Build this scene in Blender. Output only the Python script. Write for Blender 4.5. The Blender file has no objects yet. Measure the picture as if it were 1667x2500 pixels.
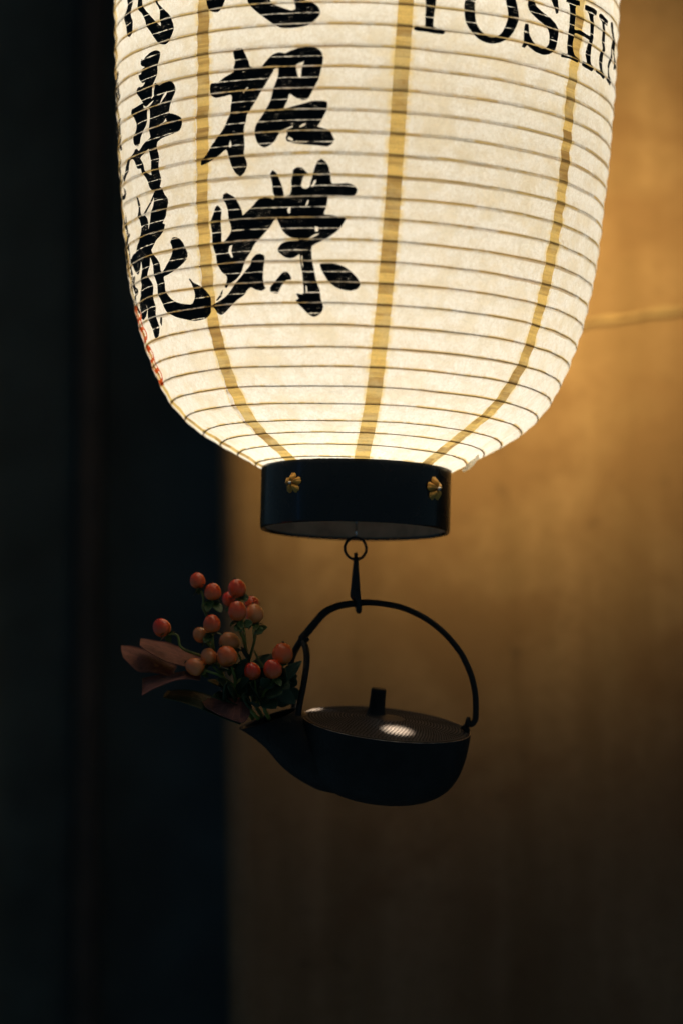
import bpy, bmesh, math, random
from math import sin, cos, pi, radians, hypot, sqrt, floor
from mathutils import Vector, Matrix, Euler, noise, geometry

SC = bpy.context.scene
COL = SC.collection
random.seed(7)

# ------------------------------------------------------------------ camera
CAM_Z = 1.35                 # eye height
DIST = 2.67                  # metres from the lens to the lantern's axis
FOCAL_PX, HORIZON = 8000.0, 2120.0
PITCH = math.atan((HORIZON - 1250.0) / FOCAL_PX)
cam_d = bpy.data.cameras.new('camera')
cam = bpy.data.objects.new('camera', cam_d)
COL.objects.link(cam)
cam.location = (0, 0, CAM_Z)
cam.rotation_euler = (pi / 2 + PITCH, 0, 0)
cam_d.sensor_fit = 'VERTICAL'
cam_d.sensor_height = 36.0
cam_d.sensor_width = 24.0
cam_d.lens = FOCAL_PX / 2500.0 * 36.0
cam_d.clip_start, cam_d.clip_end = 0.05, 100
cam_d.dof.use_dof = True
cam_d.dof.focus_distance = 2.61
cam_d.dof.aperture_fstop = 2.3
SC.camera = cam

# ------------------------------------------------------------------ world, light, exposure
world = bpy.data.worlds.new('World')
SC.world = world
world.use_nodes = True
bg = world.node_tree.nodes['Background']
bg.inputs[0].default_value = (0.36, 0.62, 0.80, 1)
bg.inputs[1].default_value = 0.10
SC.view_settings.view_transform = 'Standard'
SC.view_settings.look = 'None'
SC.view_settings.exposure = 0.0
SC.view_settings.gamma = 1.0
SC.view_settings.use_curve_mapping = False
SC.cycles.max_bounces = 14
SC.cycles.diffuse_bounces = 8
SC.cycles.glossy_bounces = 4
SC.cycles.transmission_bounces = 10
SC.cycles.transparent_max_bounces = 8
SC.cycles.sample_clamp_indirect = 3.0
SC.cycles.use_denoising = True

# unseen area lamp added on the left for the collar's cold blue edge
ad = bpy.data.lights.new('cold_edge_lamp', 'AREA')
ad.shape = 'RECTANGLE'; ad.size = 0.15; ad.size_y = 1.6
ad.energy = 0.22; ad.color = (0.08, 0.36, 1.0)
ao = bpy.data.objects.new('cold_edge_lamp', ad)
# unseen spot added behind the lantern to brighten the plaster
wd = bpy.data.lights.new('added_wall_spot', 'SPOT')
wd.energy = 22.0; wd.color = (1.0, .74, .26); wd.spot_size = radians(128); wd.spot_blend = .8; wd.shadow_soft_size = .05
wo = bpy.data.objects.new('added_wall_spot', wd)
COL.objects.link(wo)
wo.location = (.15, DIST + .235, 1.95)
wo.rotation_euler = (radians(90), 0, 0)
COL.objects.link(ao)
ao.location = (-2.4, 1.9, 1.75)
ao.rotation_euler = (Vector((0.0, 2.67, 1.65)) - Vector(ao.location)).to_track_quat('-Z', 'Y').to_euler()

# ------------------------------------------------------------------ helpers
def unproject(u, v, dy=0.0):
    """image pixel coordinates, cast through the camera -> a point on the vertical plane dy metres behind the lantern's axis"""
    a = (u - 833.5) / FOCAL_PX; b = -(v - 1250.0) / FOCAL_PX
    c, s = cos(PITCH), sin(PITCH)
    d = Vector((a, c - b * s, s + b * c))
    return Vector((0, 0, CAM_Z)) + d * ((DIST + dy) / d.y)
PX = DIST / FOCAL_PX

def mesh(name, verts, faces, mat=None, parent=None, smooth=True, uv=None):
    me = bpy.data.meshes.new(name)
    me.from_pydata([tuple(v) for v in verts], [], faces)
    if uv:
        l = me.uv_layers.new(name='UVMap')
        for lp in me.loops: l.data[lp.index].uv = uv[lp.vertex_index]
    if smooth:
        me.polygons.foreach_set('use_smooth', [True] * len(me.polygons))
    me.update()
    o = bpy.data.objects.new(name, me)
    COL.objects.link(o)
    if mat: me.materials.append(mat)
    if parent: o.parent = parent
    return o

def empty(name, loc, rot=(0, 0, 0)):
    o = bpy.data.objects.new(name, None)
    COL.objects.link(o)
    o.empty_display_size = 0.05
    o.location = loc; o.rotation_euler = rot
    return o

def tag(o, label, cat, group=None):
    o['label'] = label; o['category'] = cat
    if group: o['group'] = group
    return o

def lathe(prof, n=64, closed=False):
    v = []; f = []
    for (r, z) in prof:
        for i in range(n):
            a = 2 * pi * i / n
            v.append((r * cos(a), r * sin(a), z))
    m = len(prof)
    for j in range(m if closed else m - 1):
        k = (j + 1) % m
        for i in range(n):
            i2 = (i + 1) % n
            f.append((j * n + i, j * n + i2, k * n + i2, k * n + i))
    return v, f

def tube(path, rad, n=10, cap=True, flat=1.0, up=None):
    """tube along points; rad is a number or a list"""
    P = [Vector(p) for p in path]
    m = len(P)
    R = rad if isinstance(rad, (list, tuple)) else [rad] * m
    v = []; f = []
    t0 = (P[1] - P[0]).normalized()
    ref = Vector(up) if up else (Vector((0, 1, 0)) if abs(t0.y) < .9 else Vector((1, 0, 0)))
    nrm = (ref - t0 * ref.dot(t0)).normalized()
    for i in range(m):
        t = (P[min(i + 1, m - 1)] - P[max(i - 1, 0)]).normalized()
        nrm = (nrm - t * nrm.dot(t)).normalized()
        b = t.cross(nrm)
        for k in range(n):
            a = 2 * pi * k / n
            v.append(P[i] + nrm * (R[i] * cos(a)) + b * (R[i] * flat * sin(a)))
    for i in range(m - 1):
        for k in range(n):
            k2 = (k + 1) % n
            f.append((i * n + k, i * n + k2, (i + 1) * n + k2, (i + 1) * n + k))
    if cap:
        f.append(tuple(range(n))[::-1]); f.append(tuple((m - 1) * n + k for k in range(n)))
    return v, f

def spline(pts, n=8):
    P = [Vector(p) for p in pts]; out = []
    for i in range(len(P) - 1):
        a = P[i - 1] if i else P[0] * 2 - P[1]
        b, c = P[i], P[i + 1]
        d = P[i + 2] if i + 2 < len(P) else P[-1] * 2 - P[-2]
        for k in range(n):
            t = k / n
            out.append(0.5 * ((2 * b) + (c - a) * t + (2 * a - 5 * b + 4 * c - d) * t * t + (3 * b - a - 3 * c + d) * t ** 3))
    out.append(P[-1])
    return out

def interp(tab, x):
    if x <= tab[0][0]:
        (a, b), (c, d) = tab[0], tab[1]
    elif x >= tab[-1][0]:
        (a, b), (c, d) = tab[-2], tab[-1]
    else:
        lo, hi = 0, len(tab) - 1
        while hi - lo > 1:
            m = (lo + hi) // 2
            if tab[m][0] <= x: lo = m
            else: hi = m
        (a, b), (c, d) = tab[lo], tab[hi]
    return b + (d - b) * (x - a) / (c - a)

# ------------------------------------------------------------------ materials
class NT:
    def __init__(s, name):
        s.m = bpy.data.materials.new(name); s.m.use_nodes = True
        s.t = s.m.node_tree; s.t.nodes.clear()
        s.out = s.t.nodes.new('ShaderNodeOutputMaterial')
    def n(s, typ, **kw):
        nd = s.t.nodes.new('ShaderNode' + typ)
        for k, v in kw.items():
            if k.startswith('i_'):
                key = k[2:]
                key = int(key) if key.isdigit() else key.replace('_', ' ')
                tgt = nd.inputs[key]
                if hasattr(v, 'is_output'): s.t.links.new(v, tgt)
                else: tgt.default_value = v
            else: setattr(nd, k, v)
        return nd
    def math(s, op, a, b=None, c=None):
        nd = s.t.nodes.new('ShaderNodeMath'); nd.operation = op
        for i, v in enumerate((a, b, c)):
            if v is None: continue
            if hasattr(v, 'is_output'): s.t.links.new(v, nd.inputs[i])
            else: nd.inputs[i].default_value = v
        return nd.outputs[0]
    def mix(s, f, a, b, blend='MIX'):
        nd = s.t.nodes.new('ShaderNodeMix'); nd.data_type = 'RGBA'; nd.blend_type = blend
        for key, v in ((0, f), (6, a), (7, b)):
            if hasattr(v, 'is_output'): s.t.links.new(v, nd.inputs[key])
            else: nd.inputs[key].default_value = (*v, 1) if isinstance(v, tuple) and len(v) == 3 else v
        return nd.outputs[2]
    def smooth(s, x, a, b):
        nd = s.t.nodes.new('ShaderNodeMapRange'); nd.interpolation_type = 'SMOOTHSTEP'
        s.t.links.new(x, nd.inputs[0])
        nd.inputs[1].default_value = a; nd.inputs[2].default_value = b
        return nd.outputs[0]
    def noise(s, vec, scale, detail=3.0, rough=.55, out=0, dist=0.0):
        nd = s.n('TexNoise', i_Scale=scale, i_Detail=detail, i_Roughness=rough, i_Distortion=dist)
        if vec is not None: s.t.links.new(vec, nd.inputs['Vector'])
        return nd.outputs[out]
    def vec(s, x, y, z=0.0):
        nd = s.t.nodes.new('ShaderNodeCombineXYZ')
        for i, v in enumerate((x, y, z)):
            if hasattr(v, 'is_output'): s.t.links.new(v, nd.inputs[i])
            else: nd.inputs[i].default_value = v
        return nd.outputs[0]
    def surf(s, sh):
        s.t.links.new(sh, s.out.inputs['Surface']); return s.m

def simple(name, col, rough=.5, metal=0.0, bump=0.0, bscale=200, var=0.15, vscale=30, coat=0.0, spec=.5):
    N = NT(name)
    tc = N.n('TexCoord').outputs['Object']
    n1 = N.noise(tc, vscale)
    c = N.mix(N.smooth(n1, .3, .7), tuple(x * (1 - var) for x in col), tuple(min(1, x * (1 + var)) for x in col))
    b = N.n('BsdfPrincipled', i_Base_Color=c, i_Metallic=metal)
    r = N.math('MULTIPLY_ADD', N.noise(tc, vscale * 3), .25, rough - .12)
    N.t.links.new(r, b.inputs['Roughness'])
    b.inputs['Coat Weight'].default_value = coat
    b.inputs['Coat Roughness'].default_value = .08
    b.inputs['Specular IOR Level'].default_value = spec
    if bump:
        bp = N.n('Bump', i_Strength=bump, i_Distance=.001, i_Height=N.noise(tc, bscale))
        N.t.links.new(bp.outputs[0], b.inputs['Normal'])
    return N.surf(b.outputs[0])

def paper_coords(N):
    uv = N.n('UVMap').outputs[0]
    sx = N.n('SeparateXYZ'); N.t.links.new(uv, sx.inputs[0])
    return uv, sx.outputs[0], sx.outputs[1]         # metres round the lantern, turns of the rib

def paper_mat(name, seam=False):
    N = NT(name)
    uv, u, ph = paper_coords(N)
    obj = N.n('TexCoord').outputs['Object']
    fr = N.math('FRACT', ph)                                        # 0 at a rib, 1 at the next below
    d = N.math('ABSOLUTE', N.math('SUBTRACT', N.math('FRACT', N.math('ADD', ph, .5)), .5))
    row = N.math('FLOOR', N.math('ADD', ph, .5))
    fib = N.noise(obj, 420, 4, .7)
    blot = N.noise(obj, 38, 4, .6)
    cloud = N.noise(obj, 9, 2, .5)
    if not seam:
        c = N.mix(N.smooth(fib, .25, .75), (.80, .735, .60), (.95, .90, .79))
        c = N.mix(N.math('MULTIPLY', N.smooth(blot, .45, .68), .75), c, (.80, .68, .46))
        c = N.mix(N.math('MULTIPLY', N.smooth(cloud, .45, .75), .35), c, (.97, .94, .86))
        mott = N.noise(obj, 75, 5, .7, dist=.8)
        c = N.mix(N.math('MULTIPLY', N.smooth(mott, .44, .64), .5), c, (.74, .66, .50))
        # fibres
        fb = N.noise(N.vec(N.math('MULTIPLY', u, 260), N.math('MULTIPLY', ph, 3.2)), 1.0, 3, .6, dist=2.5)
        c = N.mix(N.math('MULTIPLY', N.smooth(fb, .56, .66), .22), c, (.62, .50, .33))
        # glue stains along the ribs
        g = N.noise(N.vec(N.math('MULTIPLY', u, 26), N.math('MULTIPLY', row, 7.3)), 1.0, 3, .6)
        gw = N.math('MULTIPLY', N.smooth(g, .42, .56), N.smooth(N.math('ADD', d, N.math('MULTIPLY', blot, .06)), .15, .04))
        c = N.mix(N.math('MULTIPLY', gw, .85), c, (.74, .48, .10))
        # ragged brown band just below a rib, in patches
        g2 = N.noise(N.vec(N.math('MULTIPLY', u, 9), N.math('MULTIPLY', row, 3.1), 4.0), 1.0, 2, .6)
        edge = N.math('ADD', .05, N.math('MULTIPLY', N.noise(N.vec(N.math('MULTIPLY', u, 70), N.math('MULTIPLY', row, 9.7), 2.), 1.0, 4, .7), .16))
        rib_band = N.math('MULTIPLY', N.smooth(g2, .52, .62), N.math('LESS_THAN', fr, edge))
        c = N.mix(N.math('MULTIPLY', rib_band, .75), c, (.58, .43, .24))
        gl = N.n('Attribute', attribute_name='glue').outputs['Fac']
        gn = N.noise(N.vec(N.math('MULTIPLY', u, 30), N.math('MULTIPLY', ph, 2.6), 7.0), 1.0, 4, .65)
        c = N.mix(N.math('MULTIPLY', N.math('MULTIPLY', gl, N.smooth(gn, .36, .60)), .85), c, (.80, .57, .16))
        # sheets of slightly different weight, and creases
        sh = N.n('TexWhiteNoise', noise_dimensions='2D'); N.t.links.new(N.vec(N.math('FLOOR', ph), N.math('FLOOR', N.math('MULTIPLY', u, 6.5))), sh.inputs['Vector'])
        c = N.mix(N.math('MULTIPLY', sh.outputs[0], .13), c, (.74, .66, .50))
        cr = N.noise(N.vec(N.math('MULTIPLY', u, 55), N.math('MULTIPLY', ph, .9), 11.0), 1.0, 5, .7, dist=1.2)
        c = N.mix(N.math('MULTIPLY', N.smooth(N.math('ABSOLUTE', N.math('SUBTRACT', cr, .5)), .022, .004), .30), c, (.66, .53, .33))
        # small specks
        sp = N.noise(obj, 130, 2, .5)
        c = N.mix(N.math('MULTIPLY', N.smooth(sp, .73, .79), .35), c, (.55, .38, .17))
    else:
        seg = N.math('FLOOR', N.math('MULTIPLY', ph, 2.0))
        rnd = N.n('TexWhiteNoise', noise_dimensions='2D'); N.t.links.new(N.vec(seg, N.math('FLOOR', N.math('MULTIPLY', u, 12))), rnd.inputs['Vector'])
        bands = N.noise(N.vec(N.math('MULTIPLY', u, 20), N.math('MULTIPLY', ph, 5.0)), 1.0, 4, .65)
        k = N.math('ADD', N.math('MULTIPLY', rnd.outputs[0], .42), N.math('MULTIPLY', bands, .85))
        c = N.mix(N.smooth(k, .32, .92), (.29, .17, .055), (.74, .50, .15))
        c = N.mix(N.math('MULTIPLY', N.smooth(blot, .45, .65), .5), c, (.60, .47, .22))
        c = N.mix(N.math('MULTIPLY', N.smooth(fib, .4, .7), .25), c, (.30, .22, .08))
        c = N.mix(N.math('MULTIPLY', N.smooth(d, .10, .02), .7), c, (.16, .10, .035))
    hgt = N.math('ADD', N.math('MULTIPLY', N.noise(obj, 160, 4, .65), .6), N.math('MULTIPLY', N.noise(obj, 45, 3, .6, dist=1.5), .8))
    bp = N.n('Bump', i_Strength=.75, i_Distance=.0026, i_Height=hgt)
    tr = N.n('BsdfTranslucent', i_Color=c, i_Normal=bp.outputs[0])
    df = N.n('BsdfDiffuse', i_Color=c, i_Roughness=.6, i_Normal=bp.outputs[0])
    mx = N.n('MixShader', i_0=.48)
    N.t.links.new(tr.outputs[0], mx.inputs[1]); N.t.links.new(df.outputs[0], mx.inputs[2])
    return N.surf(mx.outputs[0])

def ink_mat(name, col, wear=1.0):
    N = NT(name)
    uv, u, ph = paper_coords(N)
    d2 = N.math('ABSOLUTE', N.math('SUBTRACT', N.math('FRACT', N.math('ADD', N.math('MULTIPLY', ph, 2.0), .5)), .5))
    d1 = N.math('ABSOLUTE', N.math('SUBTRACT', N.math('FRACT', N.math('ADD', ph, .5)), .5))
    wob = N.math('MULTIPLY', N.math('SUBTRACT', N.noise(N.vec(N.math('MULTIPLY', u, 90), N.math('FLOOR', N.math('ADD', N.math('MULTIPLY', ph, 2), .5))), 1.0, 3, .6), .5), .26)
    l2 = N.math('ABSOLUTE', N.math('ADD', d2, wob))
    streak = N.noise(N.vec(N.math('MULTIPLY', u, 150), N.math('MULTIPLY', ph, 26)), 1.0, 4, .7)
    patch = N.noise(N.vec(N.math('MULTIPLY', u, 35), N.math('MULTIPLY', ph, 1.7)), 1.0, 2, .5)
    fine = N.noise(N.vec(N.math('MULTIPLY', u, 520), N.math('MULTIPLY', ph, 60)), 1.0, 3, .75)
    a = N.math('MULTIPLY', N.smooth(l2, .055, .012), N.smooth(streak, .40, .52))
    b = N.math('MULTIPLY', N.smooth(N.math('ADD', d1, N.math('MULTIPLY', wob, .35)), .05, .008), N.smooth(streak, .36, .50))
    e = N.math('MULTIPLY', N.smooth(fine, .64, .70), N.smooth(patch, .52, .68))
    g = N.math('MULTIPLY', N.smooth(streak, .62, .69), N.smooth(patch, .46, .62))
    w = N.math('MAXIMUM', N.math('MAXIMUM', a, b), N.math('MAXIMUM', e, g))
    w = N.math('MULTIPLY', w, wear)
    w = N.math('MINIMUM', w, .88)
    pr = N.n('BsdfPrincipled', i_Base_Color=(*col, 1), i_Roughness=.75)
    pr.inputs['Specular IOR Level'].default_value = .25
    tp = N.n('BsdfTransparent')
    mx = N.n('MixShader', i_0=w)
    N.t.links.new(pr.outputs[0], mx.inputs[1]); N.t.links.new(tp.outputs[0], mx.inputs[2])
    return N.surf(mx.outputs[0])

def glaze_mat():
    N = NT('red seal ink')
    tc = N.n('TexCoord').outputs['Object']
    k = N.smooth(N.noise(tc, 300, 3, .6), .35, .65)
    c = N.mix(k, (.55, .06, .02), (.85, .26, .12))
    return N.surf(N.n('BsdfTransparent', i_Color=c).outputs[0])

def bamboo_mat():
    N = NT('split bamboo')
    tc = N.n('TexCoord').outputs['Object']
    k = N.smooth(N.noise(tc, 14, 3, .6), .35, .68)
    c = N.mix(k, (.13, .068, .02), (.56, .33, .08))
    tr = N.n('BsdfTranslucent', i_Color=c); df = N.n('BsdfDiffuse', i_Color=c)
    mx = N.n('MixShader', i_0=.45)
    N.t.links.new(tr.outputs[0], mx.inputs[1]); N.t.links.new(df.outputs[0], mx.inputs[2])
    return N.surf(mx.outputs[0])

def wall_mat():
    N = NT('brown plaster')
    tc = N.n('TexCoord').outputs['Object']
    sx = N.n('SeparateXYZ'); N.t.links.new(tc, sx.inputs[0])
    X, Z = sx.outputs[0], sx.outputs[2]
    streak = N.noise(N.vec(N.math('MULTIPLY', X, 16), N.math('MULTIPLY', Z, 1.1)), 1.0, 3, .55, dist=.4)
    streak2 = N.noise(N.vec(N.math('MULTIPLY', X, 42), N.math('MULTIPLY', Z, 2.6), 3.0), 1.0, 3, .6, dist=.3)
    cl = N.noise(tc, 7, 5, .62, dist=.6)
    gr = N.noise(tc, 85, 4, .7)
    c = N.mix(N.smooth(N.math('ADD', N.math('MULTIPLY', streak, .55), N.math('MULTIPLY', cl, .45)), .40, .60), (0.118, 0.071, 0.039), (0.164, 0.102, 0.061))
    c = N.mix(N.math('MULTIPLY', N.smooth(streak2, .45, .68), .3), c, (0.190, 0.125, 0.077))
    c = N.mix(N.math('MULTIPLY', N.smooth(cl, .42, .62), .78), c, (0.103, 0.057, 0.030))
    c = N.mix(N.math('MULTIPLY', N.smooth(gr, .45, .68), .45), c, (0.095, 0.055, 0.028))
    sp = N.noise(tc, 30, 3, .6)
    c = N.mix(N.math('MULTIPLY', N.smooth(sp, .62, .72), .6), c, (0.061, 0.036, 0.021))
    b = N.n('BsdfPrincipled', i_Base_Color=c, i_Roughness=.85)
    b.inputs['Specular IOR Level'].default_value = .15
    h = N.math('ADD', N.math('MULTIPLY', gr, .4), N.math('ADD', cl, N.math('MULTIPLY', streak, .6)))
    bp = N.n('Bump', i_Strength=.5, i_Distance=.004, i_Height=h)
    N.t.links.new(bp.outputs[0], b.inputs['Normal'])
    return N.surf(b.outputs[0])

def berry_mat():
    N = NT('hypericum berry skin')
    tc = N.n('TexCoord').outputs['Object']
    sx = N.n('SeparateXYZ'); N.t.links.new(tc, sx.inputs[0])
    oi = N.n('ObjectInfo')
    z = sx.outputs[2]
    blush = N.math('ADD', N.math('MULTIPLY', z, 95.0), N.math('MULTIPLY', N.math('SUBTRACT', N.noise(tc, 140, 3, .6), .5), .9))
    pale = N.mix(.30, oi.outputs['Color'], (.90, .40, .09))
    c = N.mix(N.smooth(blush, -.6, .35), pale, oi.outputs['Color'])
    fr = N.noise(tc, 700, 2, .6)
    c = N.mix(N.math('MULTIPLY', N.smooth(fr, .6, .75), .10), c, (.9, .45, .2))
    b = N.n('BsdfPrincipled', i_Base_Color=c, i_Roughness=.24)
    b.inputs['Subsurface Weight'].default_value = .15
    b.inputs['Subsurface Radius'].default_value = (.004, .0015, .0008)
    b.inputs['Specular IOR Level'].default_value = .5
    b.inputs['Coat Weight'].default_value = .25
    b.inputs['Coat Roughness'].default_value = .1
    bp = N.n('Bump', i_Strength=.15, i_Distance=.0006, i_Height=N.noise(tc, 420, 3, .6))
    N.t.links.new(bp.outputs[0], b.inputs['Normal'])
    return N.surf(b.outputs[0])

def leaf_mat(name, col, col2, rough=.5):
    N = NT(name)
    uv, u, v = paper_coords(N)
    tc = N.n('TexCoord').outputs['Object']
    # side veins
    w = N.math('ABSOLUTE', N.math('SUBTRACT', v, .5))
    ven = N.math('FRACT', N.math('SUBTRACT', N.math('MULTIPLY', u, 9.0), N.math('MULTIPLY', w, 4.0)))
    vein = N.math('MAXIMUM', N.smooth(N.math('ABSOLUTE', N.math('SUBTRACT', ven, .5)), .07, .02), N.smooth(w, .03, .012))
    c = N.mix(N.smooth(N.noise(tc, 90, 4, .6), .3, .7), col, col2)
    c = N.mix(N.math('MULTIPLY', vein, .35), c, tuple(min(1, x * 1.5 + .01) for x in col2))
    b = N.n('BsdfPrincipled', i_Base_Color=c, i_Roughness=rough)
    h = N.math('ADD', N.math('MULTIPLY', vein, -.5), N.noise(tc, 300, 3, .6))
    bp = N.n('Bump', i_Strength=.35, i_Distance=.0012, i_Height=h)
    N.t.links.new(bp.outputs[0], b.inputs['Normal'])
    return N.surf(b.outputs[0])

def lid_mat():
    N = NT('hobnailed iron lid')
    tc = N.n('TexCoord').outputs['Object']
    sx = N.n('SeparateXYZ'); N.t.links.new(tc, sx.inputs[0])
    rad = N.math('SQRT', N.math('ADD', N.math('MULTIPLY', sx.outputs[0], sx.outputs[0]), N.math('MULTIPLY', sx.outputs[1], sx.outputs[1])))
    c = N.mix(N.smooth(N.noise(tc, 60, 4, .6), .3, .7), (.016, .0125, .011), (.034, .0245, .021))
    b = N.n('BsdfPrincipled', i_Base_Color=c, i_Metallic=.1, i_Roughness=.68)
    bp = N.n('Bump', i_Strength=.25, i_Distance=.0008, i_Height=N.noise(tc, 900, 3, .6))
    N.t.links.new(bp.outputs[0], b.inputs['Normal'])
    return N.surf(b.outputs[0])

M = {}
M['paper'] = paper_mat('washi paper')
M['seam'] = paper_mat('glued double washi', True)
M['ink'] = ink_mat('black ink', (.006, .0075, .009))
M['red'] = glaze_mat()
M['bamboo'] = bamboo_mat()
M['lacquer'] = simple('black lacquer', (.004, .0041, .0044), .26, coat=.25, var=.2, vscale=12, spec=.4)
M['board'] = simple('grey board', (.55, .36, .23), .8, var=.25, vscale=40)
M['gold'] = simple('gilt brass', (.62, .32, .06), .5, metal=.35, var=.3, vscale=150, bump=.3, bscale=500)
M['steel'] = simple('bright steel', (.6, .58, .55), .22, metal=1.0)
M['darkwire'] = simple('blackened wire', (.018, .017, .017), .42, metal=.4, bump=.2, bscale=300)
M['iron'] = simple('cast iron', (.0080, .0080, .0082), .58, metal=.1, bump=.7, bscale=300, var=.35, vscale=60, spec=.3)
M['highlight'] = simple('worn iron edge', (.30, .27, .24), .38, metal=.9, var=.6, vscale=90)  # lighter metal put in for the highlight along the kettle rim
M['lid'] = lid_mat()
M['wall'] = wall_mat()
M['glint'] = simple('pale plaster filler', (.19, .125, .065), .85, var=.3, vscale=20)  # paler than the wall: the light caught by the ridge, as colour
M['berry'] = berry_mat()
M['tip'] = simple('dry berry tip', (.03, .014, .008), .7)
M['stem'] = simple('green stem', (.15, .185, .035), .5, var=.4, vscale=80)
M['calyx'] = leaf_mat('calyx green', (.035, .07, .018), (.075, .12, .03), .42)
M['leaf'] = leaf_mat('dark leaf green', (.014, .034, .013), (.026, .05, .018), .6)
M['brownleaf'] = leaf_mat('brown felted leaf', (.16, .050, .037), (.27, .086, .062), .75)
M['navy'] = simple('dark indigo panel', (.030, .044, .052), .8, var=.35, vscale=5, bump=.4, bscale=60)
M['timber'] = simple('dark stained timber', (.022, .013, .010), .7, var=.4, vscale=14)
M['blackwood'] = simple('blackened timber', (.018, .026, .026), .75, var=.4, vscale=10)

# ------------------------------------------------------------------ the setting
WALL_DY = 0.56
def box(name, c, size, mat, parent=None, rot=(0, 0, 0), bevel=0.004):
    bm = bmesh.new()
    bmesh.ops.create_cube(bm, size=1.0)
    bmesh.ops.scale(bm, vec=size, verts=bm.verts)
    if bevel: bmesh.ops.bevel(bm, geom=bm.edges[:], offset=bevel, segments=2, affect='EDGES', profile=.5)
    me = bpy.data.meshes.new(name); bm.to_mesh(me); bm.free()
    o = bpy.data.objects.new(name, me); COL.objects.link(o)
    me.materials.append(mat); o.location = c; o.rotation_euler = rot
    if parent: o.parent = parent
    return o

def structure(o): o['kind'] = 'structure'; return o

def build_wall():
    # plaster slab with a gently trowelled face and a raised trowel ridge, its left edge is the corner of the opening
    e0 = unproject(534, 1250, WALL_DY)
    W, Hh = 1.5, 2.6
    nx, nz = 240, 200
    v = []; f = []
    for j in range(nz + 1):
        for i in range(nx + 1):
            x = W * (i / nx) ** 1.6; z = -1.35 + Hh * j / nz
            y = .004 * noise.noise(Vector((x * 3.1, z * 2.2, 1.7))) + .0015 * noise.noise(Vector((x * 11, z * 5, 8.)))
            ed = max(0.0, .035 - x) / .035
            y += .035 * (1 - sqrt(max(0, 1 - ed * ed)))
            v.append((x, y, z))
    for j in range(nz):
        for i in range(nx):
            a = j * (nx + 1) + i
            f.append((a, a + 1, a + nx + 2, a + nx + 1))
    b0 = len(v)
    # return face of the corner and back
    for j in range(nz + 1):
        z = -1.35 + Hh * j / nz
        v.append((0.0, .14, z))
    for j in range(nz):
        f.append((j * (nx + 1), (j + 1) * (nx + 1), b0 + j + 1, b0 + j))
    o = mesh('wall', v, f, M['wall'])
    o.location = e0; o.rotation_euler = (0, radians(-1.3), 0)
    structure(o)
    o['label'] = 'brown plaster wall with vertical streaks behind the lantern'
    # trowel ridges: thin raised seams of plaster, their catch of light painted pale
    def ridge(pts, w, hgt):
        P = spline([Vector(p) for p in pts], 8)
        vv = []; ff = []
        for i, p in enumerate(P):
            k = i / (len(P) - 1)
            ww = w * (.55 + .6 * noise.noise(Vector((k * 7, 3.1, w * 900)))) * min(1, 6 * k + .25, 6 * (1 - k) + .25)
            for q, hh in ((-1, .0), (-.5, hgt), (.5, hgt), (1, .0)):
                vv.append((p.x, p.y - hh, p.z + q * ww))
        for i in range(len(P) - 1):
            for q in range(3):
                a = i * 4 + q; ff.append((a, a + 1, a + 5, a + 4))
        r = mesh('plaster_ridge', vv, ff, M['glint'], o)
        return r
    inv = (Matrix.Translation(o.location) @ o.rotation_euler.to_matrix().to_4x4()).inverted()
    loc = lambda u, vv: inv @ unproject(u, vv, WALL_DY - .0055)
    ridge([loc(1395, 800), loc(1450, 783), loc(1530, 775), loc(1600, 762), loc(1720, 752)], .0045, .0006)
build_wall()

def build_opening():
    # the dark opening to the left: an indigo panel set back, a stained post and blackened boards
    a = unproject(530, 1250, 1.0)
    p = box('door_panel', (a.x - .13, DIST + 1.0, CAM_Z + .2), (.44, .02, 2.8), M['navy'])
    tag(p, 'dark indigo door panel recessed beside the plaster wall', 'door panel')
    b = unproject(222, 1250, .95)
    q = box('post', (b.x, DIST + .95, CAM_Z + .2), (.026, .05, 2.8), M['timber'])
    tag(q, 'narrow dark reddish timber post left of the indigo panel', 'post')
    for i in range(5):
        c = box('board', (b.x - .016 - .055 - i * .112, DIST + .99, CAM_Z + .2), (.11, .025, 2.8), M['blackwood'])
        if i == 0:
            root = c
            tag(root, 'blackened vertical timber boarding at the far left', 'boarding')
        else:
            c.parent = root; c.location = (-.112 * i, .004 * (i % 2), 0)
build_opening()

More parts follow.
